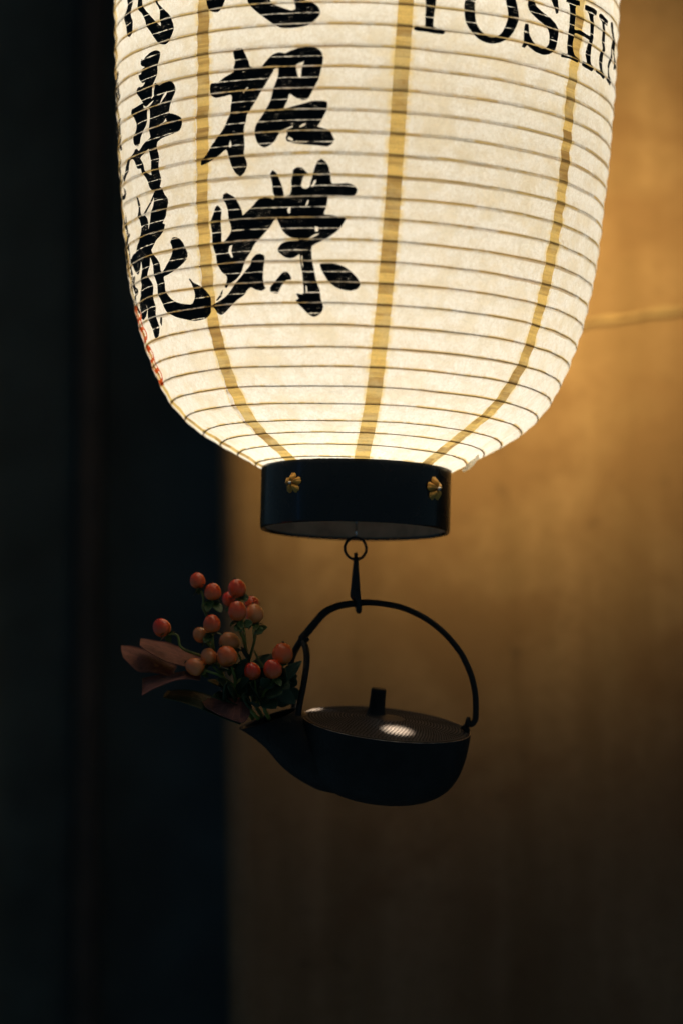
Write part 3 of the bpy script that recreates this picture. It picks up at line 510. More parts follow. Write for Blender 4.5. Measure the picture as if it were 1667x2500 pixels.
INK={"A":[[[[-0.5223,0.30332],[-0.5102,0.30508],[-0.4846,0.30502],[-0.4723,0.30002],[-0.46,0.29431],[-0.4517,0.29032],[-0.4181,0.28903],[-0.3961,0.2896],[-0.3553,0.28812],[-0.3553,0.28584],[-0.3697,0.28193],[-0.389,0.27581],[-0.4085,0.27061],[-0.4334,0.26369],[-0.4511,0.25758],[-0.4666,0.25327],[-0.4748,0.24795],[-0.4802,0.24531],[-0.4821,0.23898],[-0.4822,0.2299],[-0.4842,0.22267],[-0.4735,0.21614],[-0.482,0.2099],[-0.5009,0.20674],[-0.522,0.20964],[-0.5402,0.21542],[-0.5485,0.22196],[-0.5628,0.22861],[-0.5913,0.22552],[-0.6264,0.22214],[-0.6564,0.22005],[-0.6902,0.21899],[-0.6865,0.2212],[-0.658,0.22605],[-0.6421,0.23027],[-0.6117,0.23691],[-0.5824,0.24223],[-0.5535,0.25123],[-0.5369,0.25547],[-0.5354,0.26185],[-0.5307,0.27002],[-0.5628,0.27023],[-0.607,0.26985],[-0.6267,0.27216],[-0.6338,0.27603],[-0.6316,0.28105],[-0.5978,0.28114],[-0.5565,0.2848],[-0.5192,0.28767],[-0.52,0.29182],[-0.5161,0.2954],[-0.521,0.30008]],[[-0.3961,0.29005],[-0.3743,0.29566],[-0.3528,0.29883],[-0.3293,0.29981],[-0.3106,0.29868],[-0.2898,0.30028],[-0.2577,0.30207],[-0.2214,0.3027],[-0.19,0.30206],[-0.172,0.29926],[-0.1636,0.29425],[-0.1669,0.28927],[-0.1734,0.28386],[-0.182,0.27754],[-0.1952,0.27215],[-0.2086,0.26722],[-0.2243,0.26305],[-0.2427,0.26289],[-0.2658,0.26488],[-0.2915,0.26783],[-0.303,0.26248],[-0.3133,0.25577],[-0.2702,0.25765],[-0.2288,0.25962],[-0.2014,0.26111],[-0.1697,0.26098],[-0.1462,0.26018],[-0.1468,0.25475],[-0.16,0.24937],[-0.1757,0.24401],[-0.1825,0.24134],[-0.1597,0.23992],[-0.1346,0.23807],[-0.1231,0.23401],[-0.117,0.23175],[-0.1273,0.22817],[-0.1409,0.22665],[-0.1729,0.22736],[-0.2284,0.22849],[-0.2752,0.2297],[-0.3012,0.23171],[-0.3035,0.23399],[-0.2962,0.23753],[-0.3271,0.23827],[-0.3392,0.23614],[-0.3516,0.2322],[-0.3713,0.22926],[-0.3961,0.22757],[-0.4183,0.23031],[-0.4279,0.23452],[-0.4309,0.24],[-0.4244,0.24534],[-0.4041,0.2505],[-0.3867,0.25481],[-0.3696,0.26187],[-0.3552,0.26989],[-0.3434,0.27704],[-0.334,0.2833],[-0.3326,0.28784],[-0.3434,0.28842],[-0.3553,0.28675],[-0.3792,0.28753]]],[[[-0.5552,0.23074],[-0.5424,0.23551],[-0.5373,0.23086],[-0.5462,0.2292]],[[-0.4848,0.27142],[-0.4643,0.27536],[-0.4572,0.27432],[-0.4787,0.26994]],[[-0.2666,0.28989],[-0.2347,0.29254],[-0.2346,0.29054],[-0.2413,0.28605],[-0.2456,0.27927],[-0.2594,0.27965],[-0.2641,0.28442]],[[-0.2549,0.24154],[-0.24,0.24432],[-0.2229,0.24467],[-0.2284,0.24245],[-0.247,0.24094]],[[-0.3391,0.23812],[-0.2937,0.24202],[-0.274,0.24294],[-0.2749,0.24142],[-0.308,0.23872],[-0.2962,0.23753],[-0.3081,0.23692]],[[-0.2997,0.23395],[-0.2916,0.23479],[-0.2728,0.23238],[-0.2799,0.2309],[-0.2978,0.23195]]]],"B":[[[[-0.6479,0.17365],[-0.6394,0.17893],[-0.6287,0.18326],[-0.6144,0.18554],[-0.6007,0.18274],[-0.6007,0.1764],[-0.605,0.16924],[-0.6064,0.16204],[-0.6046,0.15704],[-0.5899,0.1568],[-0.574,0.1597],[-0.5611,0.1631],[-0.5529,0.16657],[-0.5535,0.17109],[-0.5611,0.17482],[-0.5656,0.18121],[-0.5726,0.18677],[-0.5831,0.1906],[-0.5797,0.19373],[-0.5682,0.19444],[-0.5463,0.19223],[-0.5274,0.18965],[-0.5122,0.18397],[-0.5004,0.17748],[-0.4954,0.17606],[-0.473,0.1798],[-0.4458,0.18349],[-0.4246,0.18683],[-0.4039,0.1884],[-0.3837,0.18844],[-0.3589,0.18639],[-0.3538,0.18742],[-0.3487,0.18917],[-0.3585,0.19198],[-0.363,0.20017],[-0.3687,0.20656],[-0.3611,0.2092],[-0.3504,0.20773],[-0.3383,0.20354],[-0.3263,0.1971],[-0.3167,0.1907],[-0.3144,0.18798],[-0.2877,0.18958],[-0.2828,0.19315],[-0.2827,0.20037],[-0.2755,0.20574],[-0.2755,0.20845],[-0.2612,0.21034],[-0.2423,0.21004],[-0.2282,0.20726],[-0.214,0.20449],[-0.2328,0.20458],[-0.2399,0.20191],[-0.2469,0.19744],[-0.2422,0.1947],[-0.228,0.19373],[-0.2115,0.19501],[-0.2045,0.19904],[-0.1954,0.20442],[-0.1863,0.2107],[-0.1771,0.21472],[-0.1657,0.21649],[-0.1494,0.21421],[-0.1378,0.21058],[-0.1305,0.20427],[-0.1255,0.19796],[-0.1024,0.19751],[-0.0612,0.19783],[-0.0381,0.19627],[-0.0263,0.19315],[-0.0328,0.18954],[-0.0511,0.18859],[-0.0926,0.18897],[-0.1389,0.18808],[-0.1411,0.1845],[-0.148,0.17915],[-0.155,0.17427],[-0.1245,0.17335],[-0.0917,0.17203],[-0.0683,0.17099],[-0.0821,0.16671],[-0.1007,0.16225],[-0.1242,0.15869],[-0.1576,0.15516],[-0.1865,0.15255],[-0.2036,0.15083],[-0.2065,0.14642],[-0.2048,0.14024],[-0.1982,0.13318],[-0.1893,0.12435],[-0.1752,0.11732],[-0.1714,0.11036],[-0.1622,0.10516],[-0.1734,0.10084],[-0.2029,0.09811],[-0.226,0.10007],[-0.2507,0.10447],[-0.2703,0.10801],[-0.2774,0.10978],[-0.2637,0.11146],[-0.2754,0.11499],[-0.2446,0.11443],[-0.2405,0.1201],[-0.2438,0.12891],[-0.2497,0.13775],[-0.2534,0.14483],[-0.2712,0.14314],[-0.2915,0.14193],[-0.3165,0.14297],[-0.3337,0.1453],[-0.3483,0.14806],[-0.3373,0.15153],[-0.3191,0.15362],[-0.2841,0.15428],[-0.2545,0.15457],[-0.2591,0.15682],[-0.2837,0.15739],[-0.3032,0.1593],[-0.3226,0.163],[-0.3343,0.16756],[-0.3389,0.16983],[-0.3459,0.17301],[-0.3587,0.17134],[-0.3773,0.16704],[-0.4041,0.16194],[-0.4316,0.15687],[-0.4512,0.15352],[-0.4721,0.14841],[-0.4969,0.14247],[-0.511,0.13731],[-0.5248,0.13303],[-0.5447,0.12883],[-0.57,0.1265],[-0.5892,0.12498],[-0.6033,0.12251],[-0.6091,0.12304],[-0.5951,0.12685],[-0.5938,0.13131],[-0.6185,0.13527],[-0.6352,0.14181],[-0.6425,0.14913],[-0.6474,0.15643],[-0.6502,0.16282]],[[-0.6879,0.11044],[-0.6587,0.11221],[-0.616,0.11557],[-0.5738,0.1212],[-0.5337,0.1278],[-0.5016,0.13363],[-0.4711,0.13861],[-0.464,0.14208],[-0.4462,0.14544],[-0.4273,0.14595],[-0.4093,0.14417],[-0.41,0.13974],[-0.4189,0.13362],[-0.4219,0.12655],[-0.4185,0.1221],[-0.4129,0.12028],[-0.4313,0.11868],[-0.4585,0.11983],[-0.4798,0.12182],[-0.4979,0.12025],[-0.5242,0.11614],[-0.5569,0.11301],[-0.5919,0.10905],[-0.6288,0.10515],[-0.6578,0.10335],[-0.6723,0.10489],[-0.6784,0.10764]],[[-0.6667,0.11366],[-0.6384,0.11857],[-0.6242,0.12147],[-0.6366,0.1172],[-0.6597,0.114]],[[-0.3896,0.12008],[-0.3751,0.12261],[-0.3523,0.12686],[-0.3328,0.1307],[-0.3195,0.13212],[-0.3021,0.12963],[-0.2953,0.12606],[-0.3161,0.12574],[-0.3325,0.12319],[-0.347,0.11977],[-0.362,0.11592],[-0.3779,0.11648],[-0.3891,0.11788]],[[-0.1693,0.13665],[-0.139,0.13706],[-0.105,0.13662],[-0.071,0.13446],[-0.0417,0.13057],[-0.0169,0.12582],[-0.0065,0.12103],[-0.0161,0.1188],[-0.0457,0.1174],[-0.0804,0.1182],[-0.1101,0.12035],[-0.1347,0.1243],[-0.1541,0.12958],[-0.1637,0.13312]]],[[[-0.3031,0.17847],[-0.2955,0.1811],[-0.2858,0.18059],[-0.2888,0.17525],[-0.2985,0.17576]],[[-0.2305,0.18073],[-0.2209,0.18516],[-0.2114,0.18557],[-0.2138,0.18244],[-0.2258,0.18026]],[[-0.2054,0.19544],[-0.1952,0.20036],[-0.1813,0.20121],[-0.1858,0.19807],[-0.1998,0.19496]],[[-0.2177,0.15637],[-0.191,0.15967],[-0.1709,0.16051],[-0.1767,0.15857],[-0.2057,0.15598]],[[-0.1917,0.1659],[-0.1736,0.16496],[-0.1756,0.16123],[-0.19,0.16127]],[[-0.5776,0.14986],[-0.5649,0.15415],[-0.5493,0.15436],[-0.5602,0.14959],[-0.5538,0.14547],[-0.5642,0.14455],[-0.5751,0.14802]],[[-0.2498,0.14304],[-0.2412,0.14389],[-0.2392,0.13507],[-0.2453,0.13447]],[[-0.2342,0.12096],[-0.2252,0.12023],[-0.2252,0.11568],[-0.234,0.11553]]]],"C":[[[[-0.4854,0.35433],[-0.4753,0.34867],[-0.4653,0.34484],[-0.4577,0.34106],[-0.4454,0.33764],[-0.4164,0.33213],[-0.3879,0.32759],[-0.3506,0.32208],[-0.3231,0.31922],[-0.296,0.31872],[-0.2514,0.319],[-0.2163,0.32069],[-0.199,0.32326],[-0.1819,0.32675],[-0.177,0.33031],[-0.1869,0.3344],[-0.2089,0.33723],[-0.2309,0.33893],[-0.2443,0.34156],[-0.2623,0.34533],[-0.2801,0.34551],[-0.2762,0.34187],[-0.2705,0.3373],[-0.2679,0.33278],[-0.2834,0.33159],[-0.3149,0.33375],[-0.347,0.33644],[-0.3655,0.33851],[-0.3728,0.34314],[-0.3712,0.35215]],[[-0.6526,0.35418],[-0.6496,0.34952],[-0.6466,0.34532],[-0.6352,0.34088],[-0.6186,0.33785],[-0.5942,0.33682],[-0.5785,0.33886],[-0.5682,0.34178],[-0.5633,0.34712],[-0.5586,0.35518],[-0.6142,0.35761]]],[]],"D":[[[[-1.1934,0.37554],[-1.125,0.37214],[-1.1292,0.36275],[-1.1433,0.3552],[-1.13,0.34907],[-1.1254,0.34475],[-1.1295,0.34014],[-1.1614,0.3382],[-1.1761,0.33958],[-1.1918,0.34446],[-1.2138,0.35174],[-1.2227,0.35633],[-1.202,0.36013],[-1.1924,0.36585]],[[-1.0829,0.3701],[-1.0568,0.36887],[-1.0399,0.35924],[-1.0228,0.35439],[-0.9864,0.34803],[-0.9492,0.34239],[-0.9228,0.33827],[-0.9029,0.33545],[-0.8976,0.3376],[-0.9062,0.34334],[-0.9092,0.34886],[-0.9177,0.35259],[-0.932,0.35588],[-0.9347,0.36207],[-0.9261,0.36171],[-0.9217,0.35545],[-0.9038,0.35168],[-0.8819,0.34777],[-0.8554,0.34405],[-0.8374,0.34067],[-0.8272,0.33627],[-0.8244,0.33147],[-0.8318,0.32571],[-0.8471,0.32158],[-0.8707,0.3201],[-0.903,0.32165],[-0.9253,0.32454],[-0.9546,0.32976],[-0.9794,0.33485],[-0.9988,0.33906],[-1.0123,0.3444],[-1.033,0.3494],[-1.0472,0.35276],[-1.0692,0.3565],[-1.0765,0.36093]]],[]],"E":[[[[-1.058,0.31344],[-1.0524,0.31455],[-1.0313,0.31367],[-1.0137,0.31497],[-0.9806,0.31665],[-0.9557,0.31733],[-0.9321,0.31694],[-0.9097,0.31488],[-0.9079,0.31114],[-0.9174,0.30748],[-0.9269,0.3045],[-0.9296,0.30126],[-0.9378,0.29755],[-0.954,0.29347],[-0.9707,0.28941],[-0.9749,0.28621],[-0.9855,0.28258],[-0.9914,0.28025],[-0.9667,0.28188],[-0.9594,0.28563],[-0.9465,0.2885],[-0.9519,0.29071],[-0.9427,0.29117],[-0.9173,0.2881],[-0.889,0.2891],[-0.862,0.28949],[-0.8364,0.28829],[-0.8244,0.28557],[-0.8214,0.28282],[-0.8282,0.27839],[-0.839,0.27476],[-0.8527,0.27055],[-0.8644,0.26494],[-0.8411,0.2632],[-0.8112,0.26093],[-0.792,0.2587],[-0.785,0.25717],[-0.7883,0.25331],[-0.8039,0.24981],[-0.8398,0.24824],[-0.8939,0.24729],[-0.9287,0.24644],[-0.9474,0.24507],[-0.9527,0.24059],[-0.9461,0.23571],[-0.9472,0.23109],[-0.9488,0.22449],[-0.9453,0.21906],[-0.9417,0.21363],[-0.9471,0.20848],[-0.9672,0.2061],[-0.9929,0.20724],[-1.0256,0.21097],[-1.0443,0.21629],[-1.0636,0.22164],[-1.0849,0.22507],[-1.0984,0.22891],[-1.1237,0.2295],[-1.1432,0.23326],[-1.1621,0.23871],[-1.2038,0.23896],[-1.2316,0.23528],[-1.256,0.23146],[-1.2904,0.22803],[-1.3114,0.22543],[-1.3224,0.2293],[-1.306,0.23344],[-1.2695,0.23678],[-1.2327,0.23941],[-1.1803,0.24076],[-1.1486,0.24293],[-1.1373,0.2452],[-1.124,0.24503],[-1.1043,0.2426],[-1.07,0.24537],[-1.0313,0.24799],[-0.9958,0.25007],[-0.9968,0.25547],[-1.0009,0.263],[-0.9961,0.2682],[-0.9915,0.27273],[-1.0078,0.27401],[-1.0155,0.27094],[-1.0241,0.2652],[-1.0328,0.26014],[-1.0562,0.2563],[-1.0809,0.25318],[-1.0951,0.24967],[-1.1174,0.24782],[-1.1434,0.24916],[-1.1554,0.252],[-1.1486,0.25512],[-1.1288,0.25774],[-1.118,0.26206],[-1.1203,0.2669],[-1.1316,0.27142],[-1.149,0.27349],[-1.1666,0.27695],[-1.1561,0.27855],[-1.1377,0.27813],[-1.0946,0.27875],[-1.0482,0.27927],[-1.0551,0.28056],[-1.0761,0.28545],[-1.0942,0.28957],[-1.0926,0.2929],[-1.0805,0.29341],[-1.0655,0.29246],[-1.0432,0.29291],[-1.0245,0.29553],[-1.0563,0.29648],[-1.0773,0.30038],[-1.0778,0.30277],[-1.0536,0.30278],[-1.0378,0.30618],[-1.0165,0.30733],[-1.0436,0.30945],[-1.0572,0.31171]]],[[[-0.9208,0.27352],[-0.9084,0.27777],[-0.8907,0.28182],[-0.8714,0.28316],[-0.8748,0.27994],[-0.8918,0.27653],[-0.9122,0.27323]],[[-0.9337,0.2566],[-0.9186,0.25809],[-0.8957,0.25865],[-0.884,0.26159],[-0.8711,0.25851],[-0.8961,0.25733],[-0.925,0.25617]],[[-1.0963,0.23692],[-1.0514,0.23932],[-1.0073,0.24145],[-1.0069,0.23642],[-1.0042,0.22965],[-1.0014,0.22288],[-1.0066,0.21971],[-1.0335,0.22195],[-1.0609,0.22557],[-1.0732,0.23003],[-1.0898,0.23466]],[[-1.0389,0.27452],[-1.0451,0.2778],[-1.0209,0.27586],[-0.9867,0.27826],[-0.9674,0.27922],[-0.9743,0.2768],[-0.9944,0.27418],[-1.0284,0.27412]]]],"F":[[[[-0.9886,0.20495],[-0.9573,0.20676],[-0.9436,0.20828],[-0.9257,0.2058],[-0.9152,0.20133],[-0.9013,0.19817],[-0.8967,0.19459],[-0.9048,0.18999],[-0.9162,0.18618],[-0.937,0.18333],[-0.9496,0.1799],[-0.9315,0.17836],[-0.9339,0.17569],[-0.9531,0.17279],[-0.9832,0.1702],[-1.0187,0.16777],[-1.0385,0.1642],[-1.0536,0.16187],[-1.0426,0.1581],[-1.0173,0.15394],[-1.0025,0.14873],[-0.9959,0.14376],[-0.9863,0.14078],[-0.9501,0.146],[-0.9256,0.14947],[-0.9017,0.15364],[-0.8864,0.15667],[-0.8886,0.16081],[-0.8981,0.16379],[-0.8865,0.16656],[-0.8658,0.16651],[-0.8389,0.16435],[-0.8192,0.16117],[-0.8083,0.15752],[-0.7983,0.15324],[-0.8105,0.14878],[-0.8394,0.14538],[-0.8652,0.14327],[-0.8913,0.14184],[-0.9321,0.14011],[-0.9828,0.13864],[-0.9895,0.13267],[-0.987,0.12783],[-0.9697,0.12332],[-0.9403,0.11857],[-0.8933,0.11552],[-0.841,0.11378],[-0.8144,0.11393],[-0.7924,0.11884],[-0.7857,0.12407],[-0.7938,0.12893],[-0.811,0.13331],[-0.8079,0.13358],[-0.79,0.12986],[-0.7654,0.1277],[-0.7321,0.1244],[-0.7106,0.12068],[-0.6986,0.11584],[-0.6998,0.11124],[-0.7128,0.10619],[-0.7425,0.10272],[-0.7892,0.10154],[-0.8357,0.10184],[-0.887,0.10403],[-0.9414,0.10648],[-0.9831,0.10974],[-1.0128,0.11279],[-1.0324,0.11733],[-1.0471,0.12316],[-1.0557,0.12887],[-1.0554,0.13504],[-1.0565,0.14057],[-1.0579,0.14611],[-1.0633,0.15247],[-1.0691,0.15678],[-1.0902,0.15185],[-1.1151,0.14634],[-1.1226,0.14309],[-1.1036,0.1391],[-1.0953,0.13474],[-1.1035,0.12737],[-1.1079,0.12197],[-1.1142,0.11526],[-1.1247,0.10867],[-1.1331,0.10204],[-1.1593,0.0965],[-1.1938,0.09562],[-1.2124,0.09918],[-1.2131,0.10472],[-1.2089,0.11013],[-1.2069,0.11562],[-1.2062,0.12185],[-1.2131,0.12343],[-1.2158,0.11794],[-1.2497,0.114],[-1.2959,0.11318],[-1.3318,0.11629],[-1.3288,0.12113],[-1.287,0.12694],[-1.2532,0.13296],[-1.2133,0.14017],[-1.1881,0.1464],[-1.1627,0.15609],[-1.1945,0.15288],[-1.23,0.14907],[-1.2594,0.14872],[-1.2842,0.15288],[-1.2942,0.15744],[-1.3099,0.16079],[-1.2994,0.16398],[-1.2408,0.16557],[-1.2007,0.16919],[-1.1602,0.17278],[-1.1389,0.17629],[-1.1375,0.18253],[-1.137,0.18882],[-1.1541,0.19185],[-1.1486,0.19835],[-1.1564,0.20743],[-1.1483,0.20749],[-1.133,0.20203],[-1.119,0.19313],[-1.1035,0.18981],[-1.0776,0.18967],[-1.0671,0.18724],[-1.0637,0.17879],[-1.0586,0.17829],[-1.0446,0.18375],[-1.0244,0.18869],[-1.0043,0.19502],[-0.9924,0.2016]],[[-1.0848,0.1913],[-1.0486,0.19642],[-1.0,0.20323],[-0.9879,0.20493],[-0.9947,0.2025],[-1.0311,0.19739],[-1.0711,0.19051]],[[-1.1061,0.10549],[-1.0803,0.10895],[-1.0656,0.10928],[-1.0855,0.10635],[-1.1085,0.1035]]],[]],"Y":[[[[0.1542,0.36313],[0.2082,0.36395],[0.2085,0.36227],[0.1951,0.36093],[0.2351,0.34869],[0.2663,0.36164],[0.2495,0.363],[0.2519,0.36473],[0.2908,0.36495],[0.2911,0.36327],[0.2774,0.36186],[0.2547,0.3468],[0.2512,0.33998],[0.2468,0.33203],[0.2446,0.32134],[0.2587,0.31992],[0.284,0.31906],[0.2915,0.31809],[0.2873,0.31689],[0.2593,0.31681],[0.2149,0.31749],[0.1876,0.31763],[0.1755,0.31802],[0.1763,0.3197],[0.1981,0.32002],[0.2172,0.32032],[0.2187,0.32817],[0.2189,0.33492],[0.2138,0.34383],[0.1681,0.36053],[0.1545,0.36146]]],[]],"O":[[[[0.5969,0.34029],[0.5961,0.33651],[0.5923,0.33276],[0.5857,0.32913],[0.5764,0.32574],[0.5648,0.32266],[0.5512,0.31998],[0.5359,0.31776],[0.5193,0.31606],[0.5019,0.31493],[0.484,0.31437],[0.4662,0.31442],[0.4488,0.31507],[0.4323,0.31629],[0.4171,0.31806],[0.4034,0.32033],[0.3918,0.32305],[0.3823,0.32614],[0.3753,0.32953],[0.3707,0.33313],[0.3688,0.33684],[0.3696,0.34059],[0.3729,0.34426],[0.3787,0.34778],[0.387,0.35106],[0.3975,0.35402],[0.41,0.35659],[0.4242,0.35872],[0.4398,0.36036],[0.4566,0.36147],[0.474,0.36202],[0.4918,0.36201],[0.5095,0.36144],[0.5267,0.36031],[0.5429,0.35865],[0.5576,0.35649],[0.5705,0.35389],[0.5812,0.35089],[0.5893,0.34757],[0.5945,0.34401]]],[[[0.5545,0.33972],[0.5542,0.33642],[0.5519,0.33317],[0.5478,0.33006],[0.542,0.32716],[0.5347,0.32455],[0.526,0.3223],[0.5162,0.32047],[0.5054,0.31908],[0.4941,0.31819],[0.4824,0.31781],[0.4706,0.31794],[0.4591,0.31859],[0.4481,0.31974],[0.4379,0.32136],[0.4287,0.32341],[0.4208,0.32584],[0.4144,0.32859],[0.4096,0.33159],[0.4064,0.33476],[0.405,0.33803],[0.4053,0.34131],[0.4074,0.34452],[0.4112,0.34759],[0.4166,0.35044],[0.4235,0.35299],[0.4317,0.3552],[0.4411,0.35701],[0.4514,0.35837],[0.4624,0.35926],[0.474,0.35965],[0.4857,0.35953],[0.4973,0.35891],[0.5085,0.3578],[0.5191,0.35623],[0.5287,0.35422],[0.5371,0.35184],[0.5441,0.34913],[0.5494,0.34615],[0.5529,0.34299]]]],"S":[[[[0.6595,0.36252],[0.6472,0.35577],[0.6451,0.34999],[0.6604,0.34485],[0.6904,0.34084],[0.725,0.33761],[0.7531,0.33414],[0.7663,0.32951],[0.7641,0.32369],[0.7461,0.31898],[0.7237,0.31697],[0.6931,0.3181],[0.67,0.32122],[0.654,0.32634],[0.6451,0.334],[0.6346,0.33384],[0.6325,0.32784],[0.6317,0.31873],[0.6245,0.31565],[0.633,0.31537],[0.646,0.31809],[0.6607,0.31692],[0.6908,0.31461],[0.7328,0.31391],[0.7674,0.31582],[0.7941,0.32031],[0.8067,0.32657],[0.806,0.3346],[0.792,0.33977],[0.7585,0.34356],[0.7152,0.3464],[0.6808,0.3502],[0.6689,0.35432],[0.6748,0.35912],[0.6995,0.36238],[0.7374,0.36221],[0.7661,0.35882],[0.7801,0.35308],[0.7937,0.34849],[0.8002,0.34934],[0.7977,0.3619],[0.7951,0.36869],[0.7683,0.36408],[0.7283,0.36641],[0.6837,0.36575]]],[]],"H":[[[[0.8533,0.36322],[0.939,0.36433],[0.9421,0.36215],[0.9154,0.36089],[0.9093,0.3519],[0.9082,0.34082],[0.9484,0.34151],[1.0276,0.3406],[1.0234,0.35035],[1.0165,0.35936],[0.9833,0.36123],[0.9799,0.3634],[1.0045,0.36403],[1.0774,0.3636],[1.0753,0.36056],[1.0498,0.35927],[1.0492,0.3481],[1.0523,0.34122],[1.0363,0.33459],[1.0378,0.32414],[1.0417,0.31849],[1.0639,0.31661],[1.0555,0.31424],[1.006,0.31451],[0.9736,0.31536],[0.9754,0.31753],[1.0091,0.31814],[1.0042,0.32606],[1.0103,0.33335],[1.0167,0.33774],[0.9494,0.33865],[0.9063,0.33783],[0.9031,0.32726],[0.9114,0.32011],[0.9429,0.31804],[0.9391,0.31591],[0.8844,0.31663],[0.8328,0.31618],[0.8334,0.31827],[0.8691,0.31885],[0.8706,0.32583],[0.8693,0.33502],[0.879,0.3424],[0.8775,0.35275],[0.8774,0.36027],[0.8587,0.36115]]],[]],"I":[[[[1.1066,0.36215],[1.1235,0.36362],[1.2118,0.36233],[1.205,0.359],[1.1685,0.35828],[1.1696,0.34947],[1.1876,0.33855],[1.1621,0.33372],[1.1643,0.32556],[1.1657,0.31856],[1.1919,0.3163],[1.1819,0.31404],[1.1255,0.31486],[1.0881,0.31542],[1.0938,0.31686],[1.1351,0.31766],[1.1308,0.32627],[1.1303,0.33213],[1.1567,0.33699],[1.1474,0.34714],[1.1429,0.35873],[1.1107,0.3606]]],[]],"N":[[[[1.2434,0.36282],[1.2739,0.36386],[1.3106,0.35806],[1.3323,0.34723],[1.357,0.33533],[1.3709,0.33245],[1.3411,0.32972],[1.3102,0.3377],[1.293,0.34517],[1.2824,0.33627],[1.2619,0.33045],[1.2563,0.32422],[1.2578,0.31955],[1.2868,0.31624],[1.2786,0.31345],[1.2481,0.31373],[1.2134,0.31499],[1.2315,0.31706],[1.24,0.32222],[1.2384,0.33045],[1.2677,0.33789],[1.274,0.34776],[1.2707,0.35593]]],[]]}

# ------------------------------------------------------------------ the lantern
ROLL = 0.0235
BASE_H = 0.32458
BASE = Vector((0.0046, DIST, CAM_Z)) + Vector((sin(ROLL) * BASE_H, 0, cos(ROLL) * BASE_H))
lantern = empty('paper_lantern', BASE, (0, ROLL, 0))
tag(lantern, 'glowing white paper lantern with black brush writing and a black lacquer collar', 'lantern')
TOP_H = PROFILE[-1][0]
TURN_INV = sorted([(h, t) for t, h in TURNS])

def rad(h): return interp(PROFILE, min(max(h, 0.0), TOP_H))
def turn_h(T): return interp(TURNS, T)
def h_turn(h): return interp(TURN_INV, h)

def wob(th, ph):
    return .055 * noise.noise(Vector((th * 2.3, ph * .33, 6.1))) + .025 * noise.noise(Vector((th * 7.0, ph * .45, 2.7)))

def skin(th, h, ph, off=0.0):
    """a point of the paper: drawn tight over the ribs, sunk along the fold half way between two of them"""
    f = ph - floor(ph)
    v = 1 - abs(2 * f - 1)
    amp = .0013 + .0008 * noise.noise(Vector((th * 2.2, floor(ph) * 1.7, .3)))
    r = rad(h) - amp * v ** .85
    p = Vector((th * 9, h * 30, 2.2))
    r += .0007 * noise.noise(p) + .0006 * noise.noise(Vector((th * 34, h * 120, 5.))) * min(1, v * 3)
    r += off
    return Vector((r * sin(th), -r * cos(th), h))

def seam_theta(i, h):
    i = i % 8
    if i < 3:
        tab = SEAM_PATHS[i]
        return interp(tab, min(max(h, tab[0][0]), tab[-1][0]))
    a = SEAM_PATHS[2][-1][1]; b = SEAM_PATHS[0][-1][1] + 2 * pi
    return a + (b - a) * (i - 2) / 6
STRIP = 0.0060
ROWS = 12
def paper_patch(name, mat, fa, fb, ncol, fringe=False):
    t0, t1 = -31.0, 24.2
    nr = int((t1 - t0) * ROWS)
    v = []; f = []; uv = []; keep = []; fr = []
    ks = [i / ncol for i in range(ncol + 1)]
    if fringe:
        ks = sorted(set(ks + [.008, .018, .03, .97, .982, .992])); ncol = len(ks) - 1
    for j in range(nr + 1):
        ph = t0 + j / ROWS
        for i in range(ncol + 1):
            k = ks[i]
            fr.append(max(0.0, 1 - min(k, 1 - k) / .03) if fringe else 0.0)
            # rows follow the helical rib; angle depends weakly on height, so take it at a first guess
            thg = fa(turn_h(ph)); thh = fb(turn_h(ph))
            th = thg + (thh - thg) * k
            h = turn_h(ph + th / (2 * pi))
            ta = fa(h); tb = fb(h); th = ta + (tb - ta) * k
            thw = th if th < pi else th - 2 * pi
            hh = turn_h(ph + thw / (2 * pi) + wob(thw, ph))
            hc = min(max(hh, 0.0), TOP_H)
            keep.append(abs(hc - hh) < 1e-9)
            v.append(skin(thw, hc, ph))
            uv.append((th * .2, ph))
    for j in range(nr):
        for i in range(ncol):
            a = j * (ncol + 1) + i
            q = (a, a + 1, a + ncol + 2, a + ncol + 1)
            if any(keep[x] for x in q): f.append(q)
    used = sorted({x for q in f for x in q}); ix = {x: n for n, x in enumerate(used)}
    o = mesh(name, [v[x] for x in used], [tuple(ix[x] for x in q) for q in f], mat, lantern, True, [uv[x] for x in used])
    if fringe:
        at = o.data.attributes.new('glue', 'FLOAT', 'POINT')
        at.data.foreach_set('value', [fr[x] for x in used])
    return o

for i in range(8):
    wrap = 2 * pi if i == 7 else 0
    for_a = lambda h, i=i: seam_theta(i, h) + STRIP / rad(h)
    for_b = lambda h, i=i, w=wrap: seam_theta(i + 1, h) + w - STRIP / rad(h)
    vis = i in (0, 1, 2, 7)
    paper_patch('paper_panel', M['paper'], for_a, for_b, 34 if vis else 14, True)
    paper_patch('seam_strip', M['seam'], lambda h, i=i: seam_theta(i, h) - STRIP / rad(h), lambda h, i=i: seam_theta(i, h) + STRIP / rad(h), 3)

# bamboo rib: one coil per turn
for n in range(-30, 24):
    path = []
    for k in range(97):
        th = -pi + 2 * pi * k / 96
        h = turn_h(n + th / (2 * pi) + wob(th, n))
        if h < .0015 or h > TOP_H - .001: continue
        q = skin(th, h, float(n), -.00105)
        path.append(q)
    if len(path) < 4: continue
    v, f = tube(path, .00062, 6, True, 1.0, up=(0, 0, 1))
    mesh('rib', v, f, M['bamboo'], lantern)

